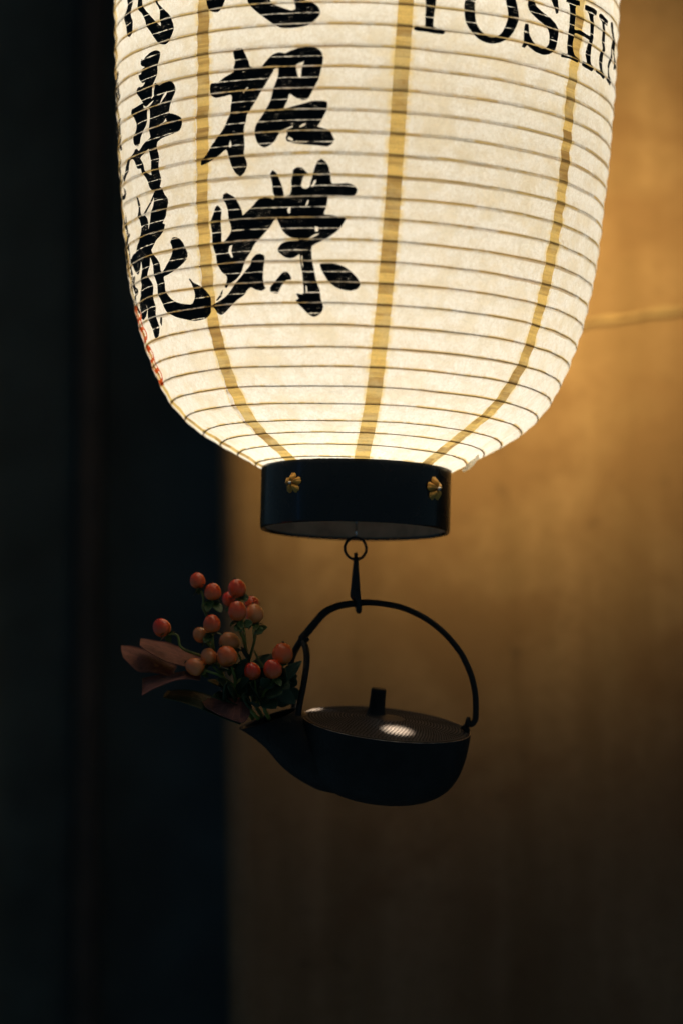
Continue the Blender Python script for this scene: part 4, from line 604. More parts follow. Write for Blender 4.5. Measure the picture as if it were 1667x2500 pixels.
# writing
def ink_mesh(name, outs, holes, mat, step=.0016, off=.0006, grow=0.0):
    P = []; E = []
    if grow:
        for sgn, group in ((1, outs), (-1, holes)):
            for poly in group:
                q = [Vector((a * .19, b)) for a, b in poly]; m = len(q)
                area = sum(q[i].x * q[(i + 1) % m].y - q[(i + 1) % m].x * q[i].y for i in range(m))
                s = sgn * (1 if area > 0 else -1) * grow
                for i in range(m):
                    d = (q[(i + 1) % m] - q[i - 1])
                    if d.length > 1e-9:
                        d.normalize(); poly[i][0] = (q[i].x + d.y * s) / .19; poly[i][1] = q[i].y - d.x * s
    for poly in outs + holes:
        b = len(P)
        r = .19
        # round the traced outline a little
        Q = []
        m = len(poly)
        for i in range(m):
            a, b1, c, d = (Vector((poly[(i + q) % m][0] * r, poly[(i + q) % m][1])) for q in (-1, 0, 1, 2))
            L = (c - b1).length
            tb = (c - a) * .38; tc = (d - b1) * .38
            if tb.length > L: tb *= L / tb.length
            if tc.length > L: tc *= L / tc.length
            ns = max(1, int(L / .0018))
            for s in range(ns):
                t = s / ns
                Q.append((2*t**3-3*t**2+1)*b1 + (t**3-2*t**2+t)*tb + (-2*t**3+3*t**2)*c + (t**3-t**2)*tc)
        P += Q
        E += [(b + i, b + (i + 1) % len(Q)) for i in range(len(Q))]
        poly[:] = [(q.x, q.y) for q in Q]
    def inside(x, y, poly):
        c = False; j = len(poly) - 1
        for i in range(len(poly)):
            xi, yi = poly[i]; xj, yj = poly[j]
            if (yi > y) != (yj > y) and x < (xj - xi) * (y - yi) / (yj - yi) + xi: c = not c
            j = i
        return c
    x0 = min(p.x for p in P); x1 = max(p.x for p in P); y0 = min(p.y for p in P); y1 = max(p.y for p in P)
    for a in range(int((x1 - x0) / (step * 1.6)) + 1):
        for b in range(int((y1 - y0) / step) + 1):
            P.append(Vector((x0 + (a + .5 * (b % 2)) * step * 1.6, y0 + b * step)))
    vs, es, fs, *_ = geometry.delaunay_2d_cdt(P, E, [], 0, 1e-7)
    F = []
    for q in fs:
        cx = sum(vs[i].x for i in q) / len(q); cy = sum(vs[i].y for i in q) / len(q)
        if any(inside(cx, cy, o) for o in outs) and not any(inside(cx, cy, o) for o in holes): F.append(tuple(q))
    used = sorted({i for q in F for i in q}); ix = {i: n for n, i in enumerate(used)}
    V = []; UV = []
    for i in used:
        th, h = vs[i].x / .19, vs[i].y
        ph = h_turn(h) - th / (2 * pi)
        for _ in range(3): ph = h_turn(h) - th / (2 * pi) - wob(th, ph)
        V.append(skin(th, h, ph, off)); UV.append((th * .2, ph))
    return mesh(name, V, [tuple(ix[i] for i in q) for q in F], mat, lantern, True, UV)

NAMES = {'A': 'brush_character', 'B': 'brush_character', 'C': 'brush_character', 'D': 'brush_character', 'E': 'brush_character', 'F': 'brush_character'}
import copy
RAW = copy.deepcopy(INK)
for key in 'ABCDEF':
    outs, holes = INK[key]
    ink_mesh('brush_character', outs, holes, M['ink'], grow=.0004)
for key in 'YOSHIN':
    outs, holes = INK[key]
    o = ink_mesh('letter', outs, holes, M['ink'], grow=.0006)
# narrow column of smaller brush writing near the left limb, and red seals below it
def small(src, th0, h0, sx, sy, mat, name):
    outs, holes = copy.deepcopy(RAW[src])
    allp = [p for o in outs for p in o]
    cx = (min(p[0] for p in allp) + max(p[0] for p in allp)) / 2; cy = (min(p[1] for p in allp) + max(p[1] for p in allp)) / 2
    for o in outs + holes:
        for p in o: p[0] = th0 + (p[0] - cx) * sx; p[1] = h0 + (p[1] - cy) * sy
    return ink_mesh(name, outs, holes, mat)
col_th = [-1.41, -1.405, -1.40, -1.395, -1.385, -1.375]
for k, (src, h0, s) in enumerate([('E', .299, .38), ('A', .263, .36), ('F', .229, .34), ('D', .199, .5), ('B', .170, .33), ('E', .139, .36)]):
    small(src, col_th[k], h0, s * .85, s, M['ink'], 'brush_character')
def seal(th0, h0, w, hh):
    outs = [[[th0 - w, h0 - hh], [th0 + w, h0 - hh], [th0 + w, h0 + hh], [th0 - w, h0 + hh]]]
    holes = []
    for a in (-.5, .5):
        for b in (-.62, 0, .62):
            cx = th0 + a * w; cy = h0 + b * hh
            holes.append([[cx - .33 * w, cy - .16 * hh], [cx + .33 * w, cy - .2 * hh], [cx + .3 * w, cy + .17 * hh], [cx - .35 * w, cy + .2 * hh]])
    return ink_mesh('red_seal', outs, holes, M['red'])
seal(-1.405, .112, .06, .0125)
seal(-1.40, .079, .065, .0135)

# a scrap of loose paper over the collar at the right
tv = []; tf = []
for i in range(7):
    for j in range(5):
        th = 1.36 + .30 * i / 6; q = j / 4
        rr = rad(.012 - .010 * q) + .0012 + .0105 * q * (.6 + .5 * noise.noise(Vector((i * .9, q * 2, 4.4))))
        tv.append(Vector((rr * sin(th), -rr * cos(th), .013 - .0105 * q + .002 * noise.noise(Vector((i * .8, j * .7, 1.1))))))
for i in range(6):
    for j in range(4): tf.append((i * 5 + j, i * 5 + j + 1, i * 5 + j + 6, i * 5 + j + 5))
mesh('paper_tear', tv, tf, M['paper'], lantern, True, [(.2 * (1.2 + .05 * i), 22.3) for i in range(len(tv))])

# lower collar
CR, CH_ = 0.0776, 0.0500
v, f = lathe([(CR - .003, .0005), (CR - .0005, .0018), (CR, .0008), (CR, -.004), (CR, -CH_ + .002), (CR - .0008, -CH_), (CR - .0024, -CH_), (CR - .0032, -CH_ + .002), (CR - .0032, -.004)], 96, True)
collar = mesh('lower_collar', v, f, M['lacquer'], lantern)
# floor of the lantern inside the collar, with two round vent holes
HOLES = [(.0149, -.0150, .0043), (-.0145, .0105, .0042)]
def board_mesh(name, R, z, thick, holes, mat, parent):
    P = []; E = []
    rings = [(0, 0, R, 72)] + [(x, y, r, 28) for x, y, r in holes]
    for (x, y, r, n) in rings:
        b = len(P)
        P += [Vector((x + r * cos(2 * pi * i / n), y + r * sin(2 * pi * i / n))) for i in range(n)]
        E += [(b + i, b + (i + 1) % n) for i in range(n)]
    vs, es, fs, *_ = geometry.delaunay_2d_cdt(P, E, [], 0, 1e-7)
    F = []
    for q in fs:
        c = sum((vs[i] for i in q), Vector((0, 0))) / len(q)
        if c.length < R and all((c - Vector((x, y))).length > r * .98 for x, y, r in holes): F.append(tuple(q))
    m = len(vs)
    V = [(p.x, p.y, z) for p in vs] + [(p.x, p.y, z + thick) for p in vs]
    FF = [q[::-1] for q in F] + [tuple(i + m for i in q) for q in F]
    for a, b in E: FF.append((a, b, b + m, a + m))
    return mesh(name, V, FF, mat, parent, False)
board_mesh('base_board', CR - .0045, -.0165, .003, HOLES, M['board'], lantern)
v, f = lathe([(CR - .0034, -CH_ + .0025), (CR - .0042, -CH_ + .0022), (CR - .0042, -.010), (CR - .0034, -.010)], 96, True)
mesh('collar_lining', v, f, M['board'], lantern)
# upper collar, out of the picture
v, f = lathe([(.001, TOP_H + .045), (CR, TOP_H + .045), (CR, TOP_H), (CR - .004, TOP_H), (CR - .004, TOP_H + .04), (.001, TOP_H + .04)], 64, False)
mesh('upper_collar', v, f, M['lacquer'], lantern)

# gilt blossom studs
def stud(th, z, s, spin):
    v = []; f = []
    nr, na = 7, 60
    for j in range(nr + 1):
        q = j / nr
        for i in range(na):
            a = 2 * pi * i / na
            pet = abs(cos(2.5 * a)) ** .5
            notch = .10 * max(0, cos(5 * a)) ** 14
            R = s * (.52 + .48 * pet ** 1.3 - notch)
            dome = (.34 * sin(pi * q) + .12) * (.02 + .98 * pet ** 1.5) * s
            groove = -.13 * s * (max(0, 1 - abs(sin(5 * a / 2 * 1.0)) * 0 - 1)) 
            vein = -.08 * s * max(0, cos(5 * a)) ** 8 * sin(pi * q)
            hgt = dome * (1 - q ** 4) + vein + .05 * s * (1 - q)
            v.append((q * R * cos(a + spin), q * R * sin(a + spin), max(hgt, 0)))
    for j in range(nr):
        for i in range(na):
            i2 = (i + 1) % na
            f.append((j * na + i, (j + 1) * na + i, (j + 1) * na + i2, j * na + i2))
    n0 = len(f); b = len(v)
    pr = [(0.0001, .62), (.10, .58), (.16, .48), (.17, .36), (.15, .2)]
    pv, pf = lathe([(r * s, z_ * s) for r, z_ in pr], 14)
    v += pv; f += [tuple(i + b for i in q) for q in pf]
    o = mesh('flower_stud', v, f, M['gold'], collar)
    o.data.materials.append(M['steel'])
    for k, p in enumerate(o.data.polygons):
        if k >= n0: p.material_index = 1
    # stand it on the collar, facing outward
    nrm = Vector((sin(th), -cos(th), 0)); tx = Vector((cos(th), sin(th), 0)); tz = Vector((0, 0, 1))
    o.matrix_local = Matrix.Translation(nrm * (CR + .0002) + Vector((0, 0, z))) @ Matrix((tx, tz, nrm)).transposed().to_4x4()
stud(-.705, -.0185, .0090, radians(90))
stud(.94, -.0190, .0105, radians(96))

# the bulbs inside
def bulb(z, watts, r):
    ld = bpy.data.lights.new('bulb', 'POINT'); ld.energy = watts; ld.shadow_soft_size = r
    ld.color = (1.0, .985, .94)
    lo = bpy.data.objects.new('bulb', ld); COL.objects.link(lo); lo.parent = lantern; lo.location = (0, 0, z)
bulb(.115, 1.5, .012)
bulb(.47, 3.25, .03)
# extra spot added at the lower bulb, brightening the lid through the vent holes
sd = bpy.data.lights.new('lid_boost_spot', 'SPOT'); sd.energy = 55.0; sd.color = (1.0, .80, .58)
sd.spot_size = radians(30); sd.spot_blend = .2; sd.shadow_soft_size = .0035
so = bpy.data.objects.new('lid_boost_spot', sd); COL.objects.link(so); so.parent = lantern; so.location = (0, 0, .115)

# ------------------------------------------------------------------ eye, ring and hook
def torus_pts(R, r, n=40, m=10):
    v = []; f = []
    for i in range(n):
        a = 2 * pi * i / n
        for k in range(m):
            b = 2 * pi * k / m
            v.append(((R + r * cos(b)) * cos(a), r * sin(b), (R + r * cos(b)) * sin(a)))
    for i in range(n):
        for k in range(m):
            f.append((i * m + k, i * m + (k + 1) % m, ((i + 1) % n) * m + (k + 1) % m, ((i + 1) % n) * m + k))
    return v, f
# screw eye, fixed in the board
v, f = torus_pts(.0040, .0010, 28, 8)
v = [(y, x, z) for x, y, z in v]
eye = mesh('screw_eye', v, f, M['steel'], lantern); eye.location = (.001, 0, -CH_ - .0002)
v, f = lathe([(.0011, .0035), (.0011, .0335), (.004, .0335), (.004, .0325)], 14)
b = len(eye.data.vertices)
sh = mesh('shank', v, f, M['steel'], eye)

rc = unproject(867.5, 1339, 0)
v, f = torus_pts(27 * PX, 3.5 * PX, 48, 10)
ring = mesh('split_ring', v, f, M['darkwire']); ring.location = rc; ring.rotation_euler = (0, 0, radians(14))
tag(ring, 'thin dark wire ring hanging under the lantern collar', 'ring')

def hook():
    root = empty('spring_hook', unproject(868, 1362, 0))
    L = lambda u, w, dy=0.0: unproject(u, w, dy) - root.location
    # loop round the ring, tapered clasp, hooked nose under the handle
    pth = spline([L(868, 1356, -.0025), L(868, 1353, 0), L(868, 1358, .003), L(869, 1368, .002), L(869, 1380, 0)], 6)
    v, f = tube(pth, .0016, 10)
    mesh('eye_loop', v, f, M['darkwire'], root)
    sect = [(868.5, 1360, 5.5), (868.5, 1372, 6.5), (868, 1395, 8.5), (867.5, 1420, 10.5), (867, 1445, 12.5), (866.5, 1456, 12.5), (868, 1461, 9.5), (870, 1463, 7)]
    v, f = tube([L(u, w) for u, w, r in sect], [r * PX for u, w, r in sect], 12, True, .6, up=(1, 0, 0))
    mesh('clasp', v, f, M['darkwire'], root)
    P = spline([L(872, 1440, -.002), L(874, 1462, -.003), L(876, 1480, -.003), L(876, 1490, -.001), L(875, 1492, .002), L(873, 1484, .0055), L(870, 1466, .0055), L(869, 1450, .003)], 6)
    m = len(P)
    v, f = tube(P, [(7.5 - 1.6 * i / m) * PX for i in range(m)], 10)
    mesh('nose', v, f, M['darkwire'], root)
    tag(root, 'tapered black spring hook holding the kettle handle', 'hook')
hook()

# ------------------------------------------------------------------ iron kettle
KC = unproject(944, 1764, 0)
TILT, KROLL = radians(13.6), radians(6.3)
kettle = empty('iron_kettle', KC, (TILT, KROLL, 0))
tag(kettle, 'black cast iron sake kettle hanging from the lantern with flowers in its spout', 'kettle')
KINV = kettle.rotation_euler.to_matrix().inverted()
def kl(u, w, dy=0.0): return KINV @ (unproject(u, w, dy) - KC)
def p2(*a): return tuple(x * PX for x in a)
KR = 204
def body():
    prof = [(196, -8), (200, -4), (205, -5), (206, -10), (205, -30), (202, -60), (196, -90), (186, -118), (170, -144), (146, -165), (112, -181), (70, -191), (30, -195), (.5, -196)]
    v, f = lathe([(r * PX, z * PX) for r, z in spline_prof(prof)], 96)
    # inside wall
    v2, f2 = lathe([(r * PX, z * PX) for r, z in [(196, -4), (194, -40), (186, -90), (150, -140), (.5, -160)]], 96)
    b = len(v); v += v2; f += [tuple(i + b for i in q)[::-1] for q in f2]
    mesh('body', v, f, M['iron'], kettle)
def spline_prof(p):
    q = spline([Vector((a, b, 0)) for a, b in p], 4)
    return [(max(x.x, .3), x.y) for x in q]
body()
v, f = torus_pts(204.5 * PX, .9 * PX, 96, 6)
mesh('rim_edge', [(x, z, y - 4.6 * PX) for x, y, z in v], f, M['highlight'], kettle)  # thin pale ring added to draw the rim's highlight line

def spout():
    # sections from inside the body out to the lip: underside (x, z), top side (x, z), half width in depth
    S = [(-84, -186, -100, -50, 118), (-145, -182, -140, -30, 112), (-208, -157, -175, -12, 100), (-251, -128, -200, 0, 87), (-285, -96, -212, 5, 75), (-318, -73, -216, 8, 66), (-345, -60, -217, 10, 60), (-356, -54, -217, 11, 58)]
    n = 44
    secs = []
    for i in range(len(S) - 1):
        a = S[i - 1] if i else S[0]; b = S[i]; c = S[i + 1]; d = S[i + 2] if i + 2 < len(S) else S[-1]
        for k in range(5):
            t = k / 5
            secs.append([.5 * (2 * b[m] + (c[m] - a[m]) * t + (2 * a[m] - 5 * b[m] + 4 * c[m] - d[m]) * t * t + (3 * b[m] - a[m] - 3 * c[m] + d[m]) * t ** 3) for m in range(5)])
    secs.append(list(S[-1]))
    def ring(s, sh=0.0):
        ux, uz, tx, tz, b = s
        cx, cz = (ux + tx) / 2, (uz + tz) / 2
        ax, az = (ux - tx) / 2, (uz - tz) / 2
        L = hypot(ax, az); k = (L - sh) / L
        return [((cx + ax * k * cos(2 * pi * i / n)) * PX, (b - sh) * sin(2 * pi * i / n) * PX, (cz + az * k * cos(2 * pi * i / n)) * PX) for i in range(n)]
    rows = [ring(s) for s in secs] + [ring(S[-1], 5)] + [ring(s, 9) for s in secs[::-1][2:20]]
    v = [p for r in rows for p in r]
    f = []
    for j in range(len(rows) - 1):
        for i in range(n):
            i2 = (i + 1) % n
            f.append((j * n + i, j * n + i2, (j + 1) * n + i2, (j + 1) * n + i))
    mesh('spout', v, f, M['iron'], kettle)
spout()

def lid():
    prof = [(.4, 13), (26, 13), (70, 10), (120, 6), (165, 1.5), (186, -1), (198, -2.0), (200.5, -3.5), (198, -6)]
    v, f = lathe([(r * PX, z * PX) for r, z in spline_prof(prof)], 96)
    l = mesh('lid', v, f, M['lid'], kettle)
    # raised hobnails in rings
    vv = []; ff = []
    for ri in range(20):
        r = 46 + ri * 7.6
        zz = interp([(26, 13), (70, 10), (120, 6), (165, 1.5), (186, -1)], r)
        n = int(2 * pi * r / 9.2)
        for i in range(n):
            a = 2 * pi * (i + .5 * (ri % 2)) / n
            x, y = r * cos(a), r * sin(a); b = len(vv)
            s = 2.7
            vv += [((x + s * cos(q * pi / 3)) * PX, (y + s * sin(q * pi / 3)) * PX, (zz - .3) * PX) for q in range(6)]
            vv += [((x + .55 * s * cos(q * pi / 3)) * PX, (y + .55 * s * sin(q * pi / 3)) * PX, (zz + 2.0) * PX) for q in range(6)]
            ff += [(b + q, b + (q + 1) % 6, b + 6 + (q + 1) % 6, b + 6 + q) for q in range(6)] + [tuple(b + 6 + q for q in range(6))]
    hb = mesh('hobnails', vv, ff, M['lid'], l); hb['kind'] = 'stuff'
    kp = [(27, 10), (23, 14), (20, 30), (19, 50), (18.5, 66), (18.5, 72), (17, 75), (14, 76), (.3, 76)]
    v, f = lathe([(r * PX, z * PX) for r, z in kp], 36)
    k = mesh('knob', v, f, M['iron'], l); k.location = (-.0095, 0.012, 0)
lid()

def handle():
    pts = [(735, 1561), (747, 1548), (765, 1526), (783, 1505), (797, 1492.5), (819, 1482), (840, 1476.5), (869, 1473), (890, 1471), (919, 1472), (947, 1476), (976, 1482), (1004, 1492.5), (1033, 1507), (1061, 1526), (1086, 1548), (1108, 1573), (1126, 1598), (1140, 1626), (1151, 1655), (1158, 1687), (1160.5, 1719), (1160, 1751), (1156, 1763), (1149, 1768), (1141, 1765)]
    W = [kl(u, w, 0) for u, w in pts]
    P = spline(W, 5); m = len(P)
    R = [(9.6 - 2.2 * min(1, max(0, (i / m - .12) / .25))) * PX for i in range(m)]
    v, f = tube(P, R, 14)
    h = mesh('handle', v, f, M['iron'], kettle)
    # collar where the fork begins
    a = kl(729, 1556, 0); b = kl(753, 1564, 0)
    v, f = tube(spline([kl(748, 1553), kl(742, 1560), kl(736, 1567)], 3), [11 * PX, 12.5 * PX, 12.5 * PX, 12 * PX, 12.5 * PX, 12 * PX, 11 * PX][:7], 14)
    mesh('fork_joint', v, f, M['iron'], h)
    # front and rear prongs straddling the spout
    for name, q in (('prong', [(738, 1563, 0), (745, 1576, -.006), (749, 1596, -.014), (749, 1620, -.020), (745, 1650, -.024), (739, 1685, -.026), (733, 1715, -.027), (728, 1748, -.027)]),
                    ('prong', [(736, 1564, 0), (724, 1582, .008), (713, 1608, .018), (708, 1640, .026), (710, 1670, .030), (716, 1700, .031), (719, 1735, .031)])):
        P = spline([kl(*a) for a in q], 5); m = len(P)
        v, f = tube(P, [(8.2 - .8 * i / m) * PX for i in range(m)], 12)
        mesh(name, v, f, M['iron'], h)
    # lug on the rim at the right, the handle's end turned through it
    v, f = torus_pts(9.5 * PX, 5.5 * PX, 24, 10)
    lg = mesh('lug', v, f, M['iron'], kettle); lg.location = kl(1141, 1764, 0); lg.rotation_euler = (0, 0, radians(80))
    v, f = tube([kl(1128, 1772), kl(1140, 1784), kl(1138, 1800)], [7 * PX, 8 * PX, 4 * PX], 10)
    mesh('lug_foot', v, f, M['iron'], lg.parent)
handle()

# ------------------------------------------------------------------ flowers in the spout
def cp(x, y, dy): return unproject(260 + x / 3.015, 1360 + y / 3.015, dy)   # pixels of an image crop of the bunch at three times size

def berry_mesh():
    prof = []
    for i in range(19):
        a = pi * i / 18
        r = sin(a) ** .92; z = -cos(a)
        r *= 1 - .10 * z                      # narrower toward the tip
        prof.append((max(r, .002), z * 1.06))
    v, f = lathe(prof, 28)
    me = bpy.data.meshes.new('berry'); me.from_pydata(v, [], f)
    # creases running down from the tip
    for vt in me.vertices:
        a = math.atan2(vt.co.y, vt.co.x); k = max(0, vt.co.z - .1)
        s = 1 - .05 * k * max(0, cos(3 * a)) ** 6
        vt.co.x *= s; vt.co.y *= s
        vt.co *= .0066
    me.polygons.foreach_set('use_smooth', [True] * len(me.polygons))
    me.materials.append(M['berry'])
    return me
BERRY = berry_mesh()
def tip_mesh():
    vv = []; ff = []
    for k in range(3):
        a = 2 * pi * k / 3 + .3
        v, f = tube([(0, 0, 1.02), (.05 * cos(a), .05 * sin(a), 1.12), (.14 * cos(a), .14 * sin(a), 1.19)], [.10, .07, .035], 6)
        b = len(vv); vv += v; ff += [tuple(i + b for i in q) for q in f]
    me = bpy.data.meshes.new('tip'); me.from_pydata([tuple(Vector(p) * .0066) for p in vv], [], ff); me.materials.append(M['tip'])
    return me
TIP = tip_mesh()
def leaf_grid(L, W, curl, fold, n=10, m=6, tipw=.0, seed=0):
    """leaf along +x from its stalk, width along y, normal +z"""
    v = []; f = []; uv = []
    for i in range(n + 1):
        t = i / n
        w = W * (sin(pi * min(1, t * .96 + .03)) ** .75) * (1 - .15 * t)
        for j in range(m + 1):
            s = 2 * j / m - 1
            z = curl * L * t * t + fold * abs(s) * w + .03 * L * noise.noise(Vector((t * 3, s * 1.5, seed * 3.7)))
            v.append((L * t, s * w, z)); uv.append((t, j / m))
    for i in range(n):
        for j in range(m):
            a = i * (m + 1) + j; f.append((a, a + m + 1, a + m + 2, a + 1))
    return v, f, uv
def calyx_mesh(seed):
    vv = []; ff = []; uvs = []
    for k in range(5):
        a = 2 * pi * k / 5 + seed
        v, f, uv = leaf_grid(.0076 + .0014 * sin(k * 2.1 + seed), .0030, -.10, .25, 6, 4, seed=k + seed)
        R = Matrix.Rotation(a, 3, 'Z') @ Matrix.Rotation(radians(8 + 26 * sin(k * 1.7 + seed)), 3, 'Y')
        b = len(vv)
        vv += [R @ Vector(p) + Vector((0, 0, -.0068)) for p in v]; ff += [tuple(i + b for i in q) for q in f]; uvs += uv
    me = bpy.data.meshes.new('calyx'); me.from_pydata([tuple(p) for p in vv], [], ff)
    l = me.uv_layers.new(name='UVMap')
    for lp in me.loops: l.data[lp.index].uv = uvs[lp.vertex_index]
    me.polygons.foreach_set('use_smooth', [True] * len(me.polygons))
    me.materials.append(M['calyx']); return me
CALYX = [calyx_mesh(s) for s in (0., 1.3, 2.9)]

RED, ORANGE, PEACH = (.62, .055, .018), (.66, .115, .028), (.70, .25, .085)
# centre x, y, radius (image crop pixels), depth, base direction (where the stalk is), colour
BERRIES = {
 1: (672, 172, 57, -.020, (.28, -1.0), .1, (0.88, 0.075, 0.015)), 2: (785, 255, 62, -.026, (.05, -1), -.2, (0.91, 0.099, 0.020)),
 3: (962, 230, 67, -.010, (.15, -1), -.15, (0.83, 0.075, 0.017)), 4: (903, 308, 50, .006, (.2, -1), .1, (0.86, 0.049, 0.011)),
 5: (1073, 345, 56, .008, (.05, -1), .1, (0.86, 0.089, 0.020)), 6: (965, 397, 67, -.030, (.12, -1), -.2, (0.86, 0.099, 0.025)),
 7: (1090, 416, 68, -.016, (.1, -1), .0, (0.92, 0.282, 0.085)), 8: (778, 490, 64, -.036, (.1, -1), -.25, (0.88, 0.099, 0.022)),
 9: (408, 518, 65, -.028, (.55, -.8), .05, (0.88, 0.044, 0.011)), 10: (695, 572, 56, -.012, (.7, -.7), .2, (0.92, 0.289, 0.080)),
 11: (905, 628, 76, -.014, (.5, -.8), .2, (0.92, 0.321, 0.099)), 12: (755, 732, 60, -.034, (.35, -1), .1, (0.92, 0.257, 0.080)),
 13: (888, 730, 76, -.042, (.5, -.9), -.1, (0.92, 0.149, 0.034)), 14: (652, 806, 65, -.040, (.95, -.45), .0, (0.92, 0.224, 0.072)),
 15: (1075, 840, 60, -.046, (.35, -1), -.2, (0.86, 0.040, 0.010)), 16: (1225, 824, 68, -.048, (.25, -1), -.2, (0.86, 0.060, 0.015)),
 17: (1297, 710, 76, -.036, (-.05, -1), -.15, (0.92, 0.130, 0.023)),
}
SPRIGS = [
 dict(label='berry sprig reaching highest and farthest left over the brown leaves', base=(1080, 1190, .0),
      stems=[[(1080, 1190, .0), (1000, 1090, -.01), (905, 960, -.015), (830, 800, -.022), (790, 670, -.03), (783, 575, -.034)],
             [(800, 720, -.024), (772, 590, -.022), (742, 440, -.02), (712, 372, -.02), (716, 310, -.02), (700, 250, -.02)],
             [(716, 345, -.02), (760, 335, -.023), (788, 322, -.026)],
             [(815, 775, -.022), (700, 728, -.024), (600, 693, -.026), (545, 655, -.027), (525, 580, -.028), (466, 562, -.028)],
             [(790, 670, -.02), (745, 630, -.014), (728, 612, -.012)]],
      berries=(1, 2, 8, 9, 10)),
 dict(label='upright berry sprig nearest the plaster wall, six berries clustered at its top', base=(1150, 1180, .005),
      stems=[[(1150, 1180, .005), (1085, 1060, .0), (1052, 930, -.006), (1040, 760, -.012), (1015, 620, -.022), (985, 545, -.028), (977, 470, -.030)],
             [(1045, 780, -.010), (1085, 640, -.014), (1100, 560, -.016), (1098, 490, -.016)],
             [(1030, 690, -.014), (1010, 520, -.004), (985, 400, -.006), (975, 305, -.010)],
             [(1010, 520, -.004), (950, 420, .004), (915, 362, .006)],
             [(1090, 600, -.008), (1085, 480, .004), (1076, 405, .008)]],
      berries=(3, 4, 5, 6, 7)),
 dict(label='low berry sprig of peach coloured berries in the middle of the bunch', base=(1120, 1190, -.01),
      stems=[[(1120, 1190, -.01), (1030, 1090, -.025), (965, 1000, -.03), (945, 880, -.038), (920, 805, -.042)],
             [(960, 970, -.026), (1000, 830, -.018), (985, 740, -.014), (945, 690, -.014)],
             [(965, 1000, -.03), (860, 880, -.034), (785, 800, -.034)],
             [(960, 960, -.034), (850, 880, -.04), (760, 845, -.04), (712, 832, -.04)]],
      berries=(11, 12, 13, 14)),
 dict(label='short berry sprig beside the kettle handle with two red berries and an orange one', base=(1200, 1190, -.01),
      stems=[[(1200, 1190, -.01), (1165, 1120, -.025), (1150, 1030, -.034), (1215, 930, -.044), (1238, 892, -.048)],
             [(1120, 1080, -.03), (1100, 980, -.04), (1095, 905, -.046)],
             [(1150, 1030, -.03), (1240, 930, -.034), (1290, 850, -.036), (1296, 790, -.036)],
             [(1170, 830, -.01), (1130, 770, -.008), (1090, 690, -.008)]],
      berries=(15, 16, 17)),
]
def basis(z, spin=0.0):
    z = z.normalized(); x = Vector((cos(spin), sin(spin), .1)); x = (x - z * x.dot(z)).normalized(); y = z.cross(x)
    return Matrix((x, y, z)).transposed()
def add_leaf(parent, name, at, tip, W, mat, curl=-.1, fold=.12, face=(0, -1, .5), seed=0, thick=.0004, n=10, m=6):
    """leaf from `at` to `tip` (parent space); `face` is roughly the way its broad side looks"""
    at, tip = Vector(at), Vector(tip)
    d = tip - at; L = d.length; x = d.normalized()
    z = Vector(face); z = (z - x * z.dot(x)).normalized(); y = z.cross(x)
    R = Matrix((x, y, z)).transposed()
    v, f, uv = leaf_grid(L, W, curl, fold, n, m, seed=seed)
    k = len(v)
    vv = [at + R @ Vector(p) for p in v] + [at + R @ (Vector(p) - Vector((0, 0, thick))) for p in v]
    ff = f + [tuple(i + k for i in q)[::-1] for q in f]
    # close the rim
    edge = [j for j in range(m + 1)] + [i * (m + 1) + m for i in range(1, n + 1)] + [n * (m + 1) + j for j in range(m - 1, -1, -1)] + [i * (m + 1) for i in range(n - 1, 0, -1)]
    for a, b in zip(edge, edge[1:] + edge[:1]): ff.append((a, b, b + k, a + k))
    return mesh(name, vv, ff, mat, parent, True, uv + uv)

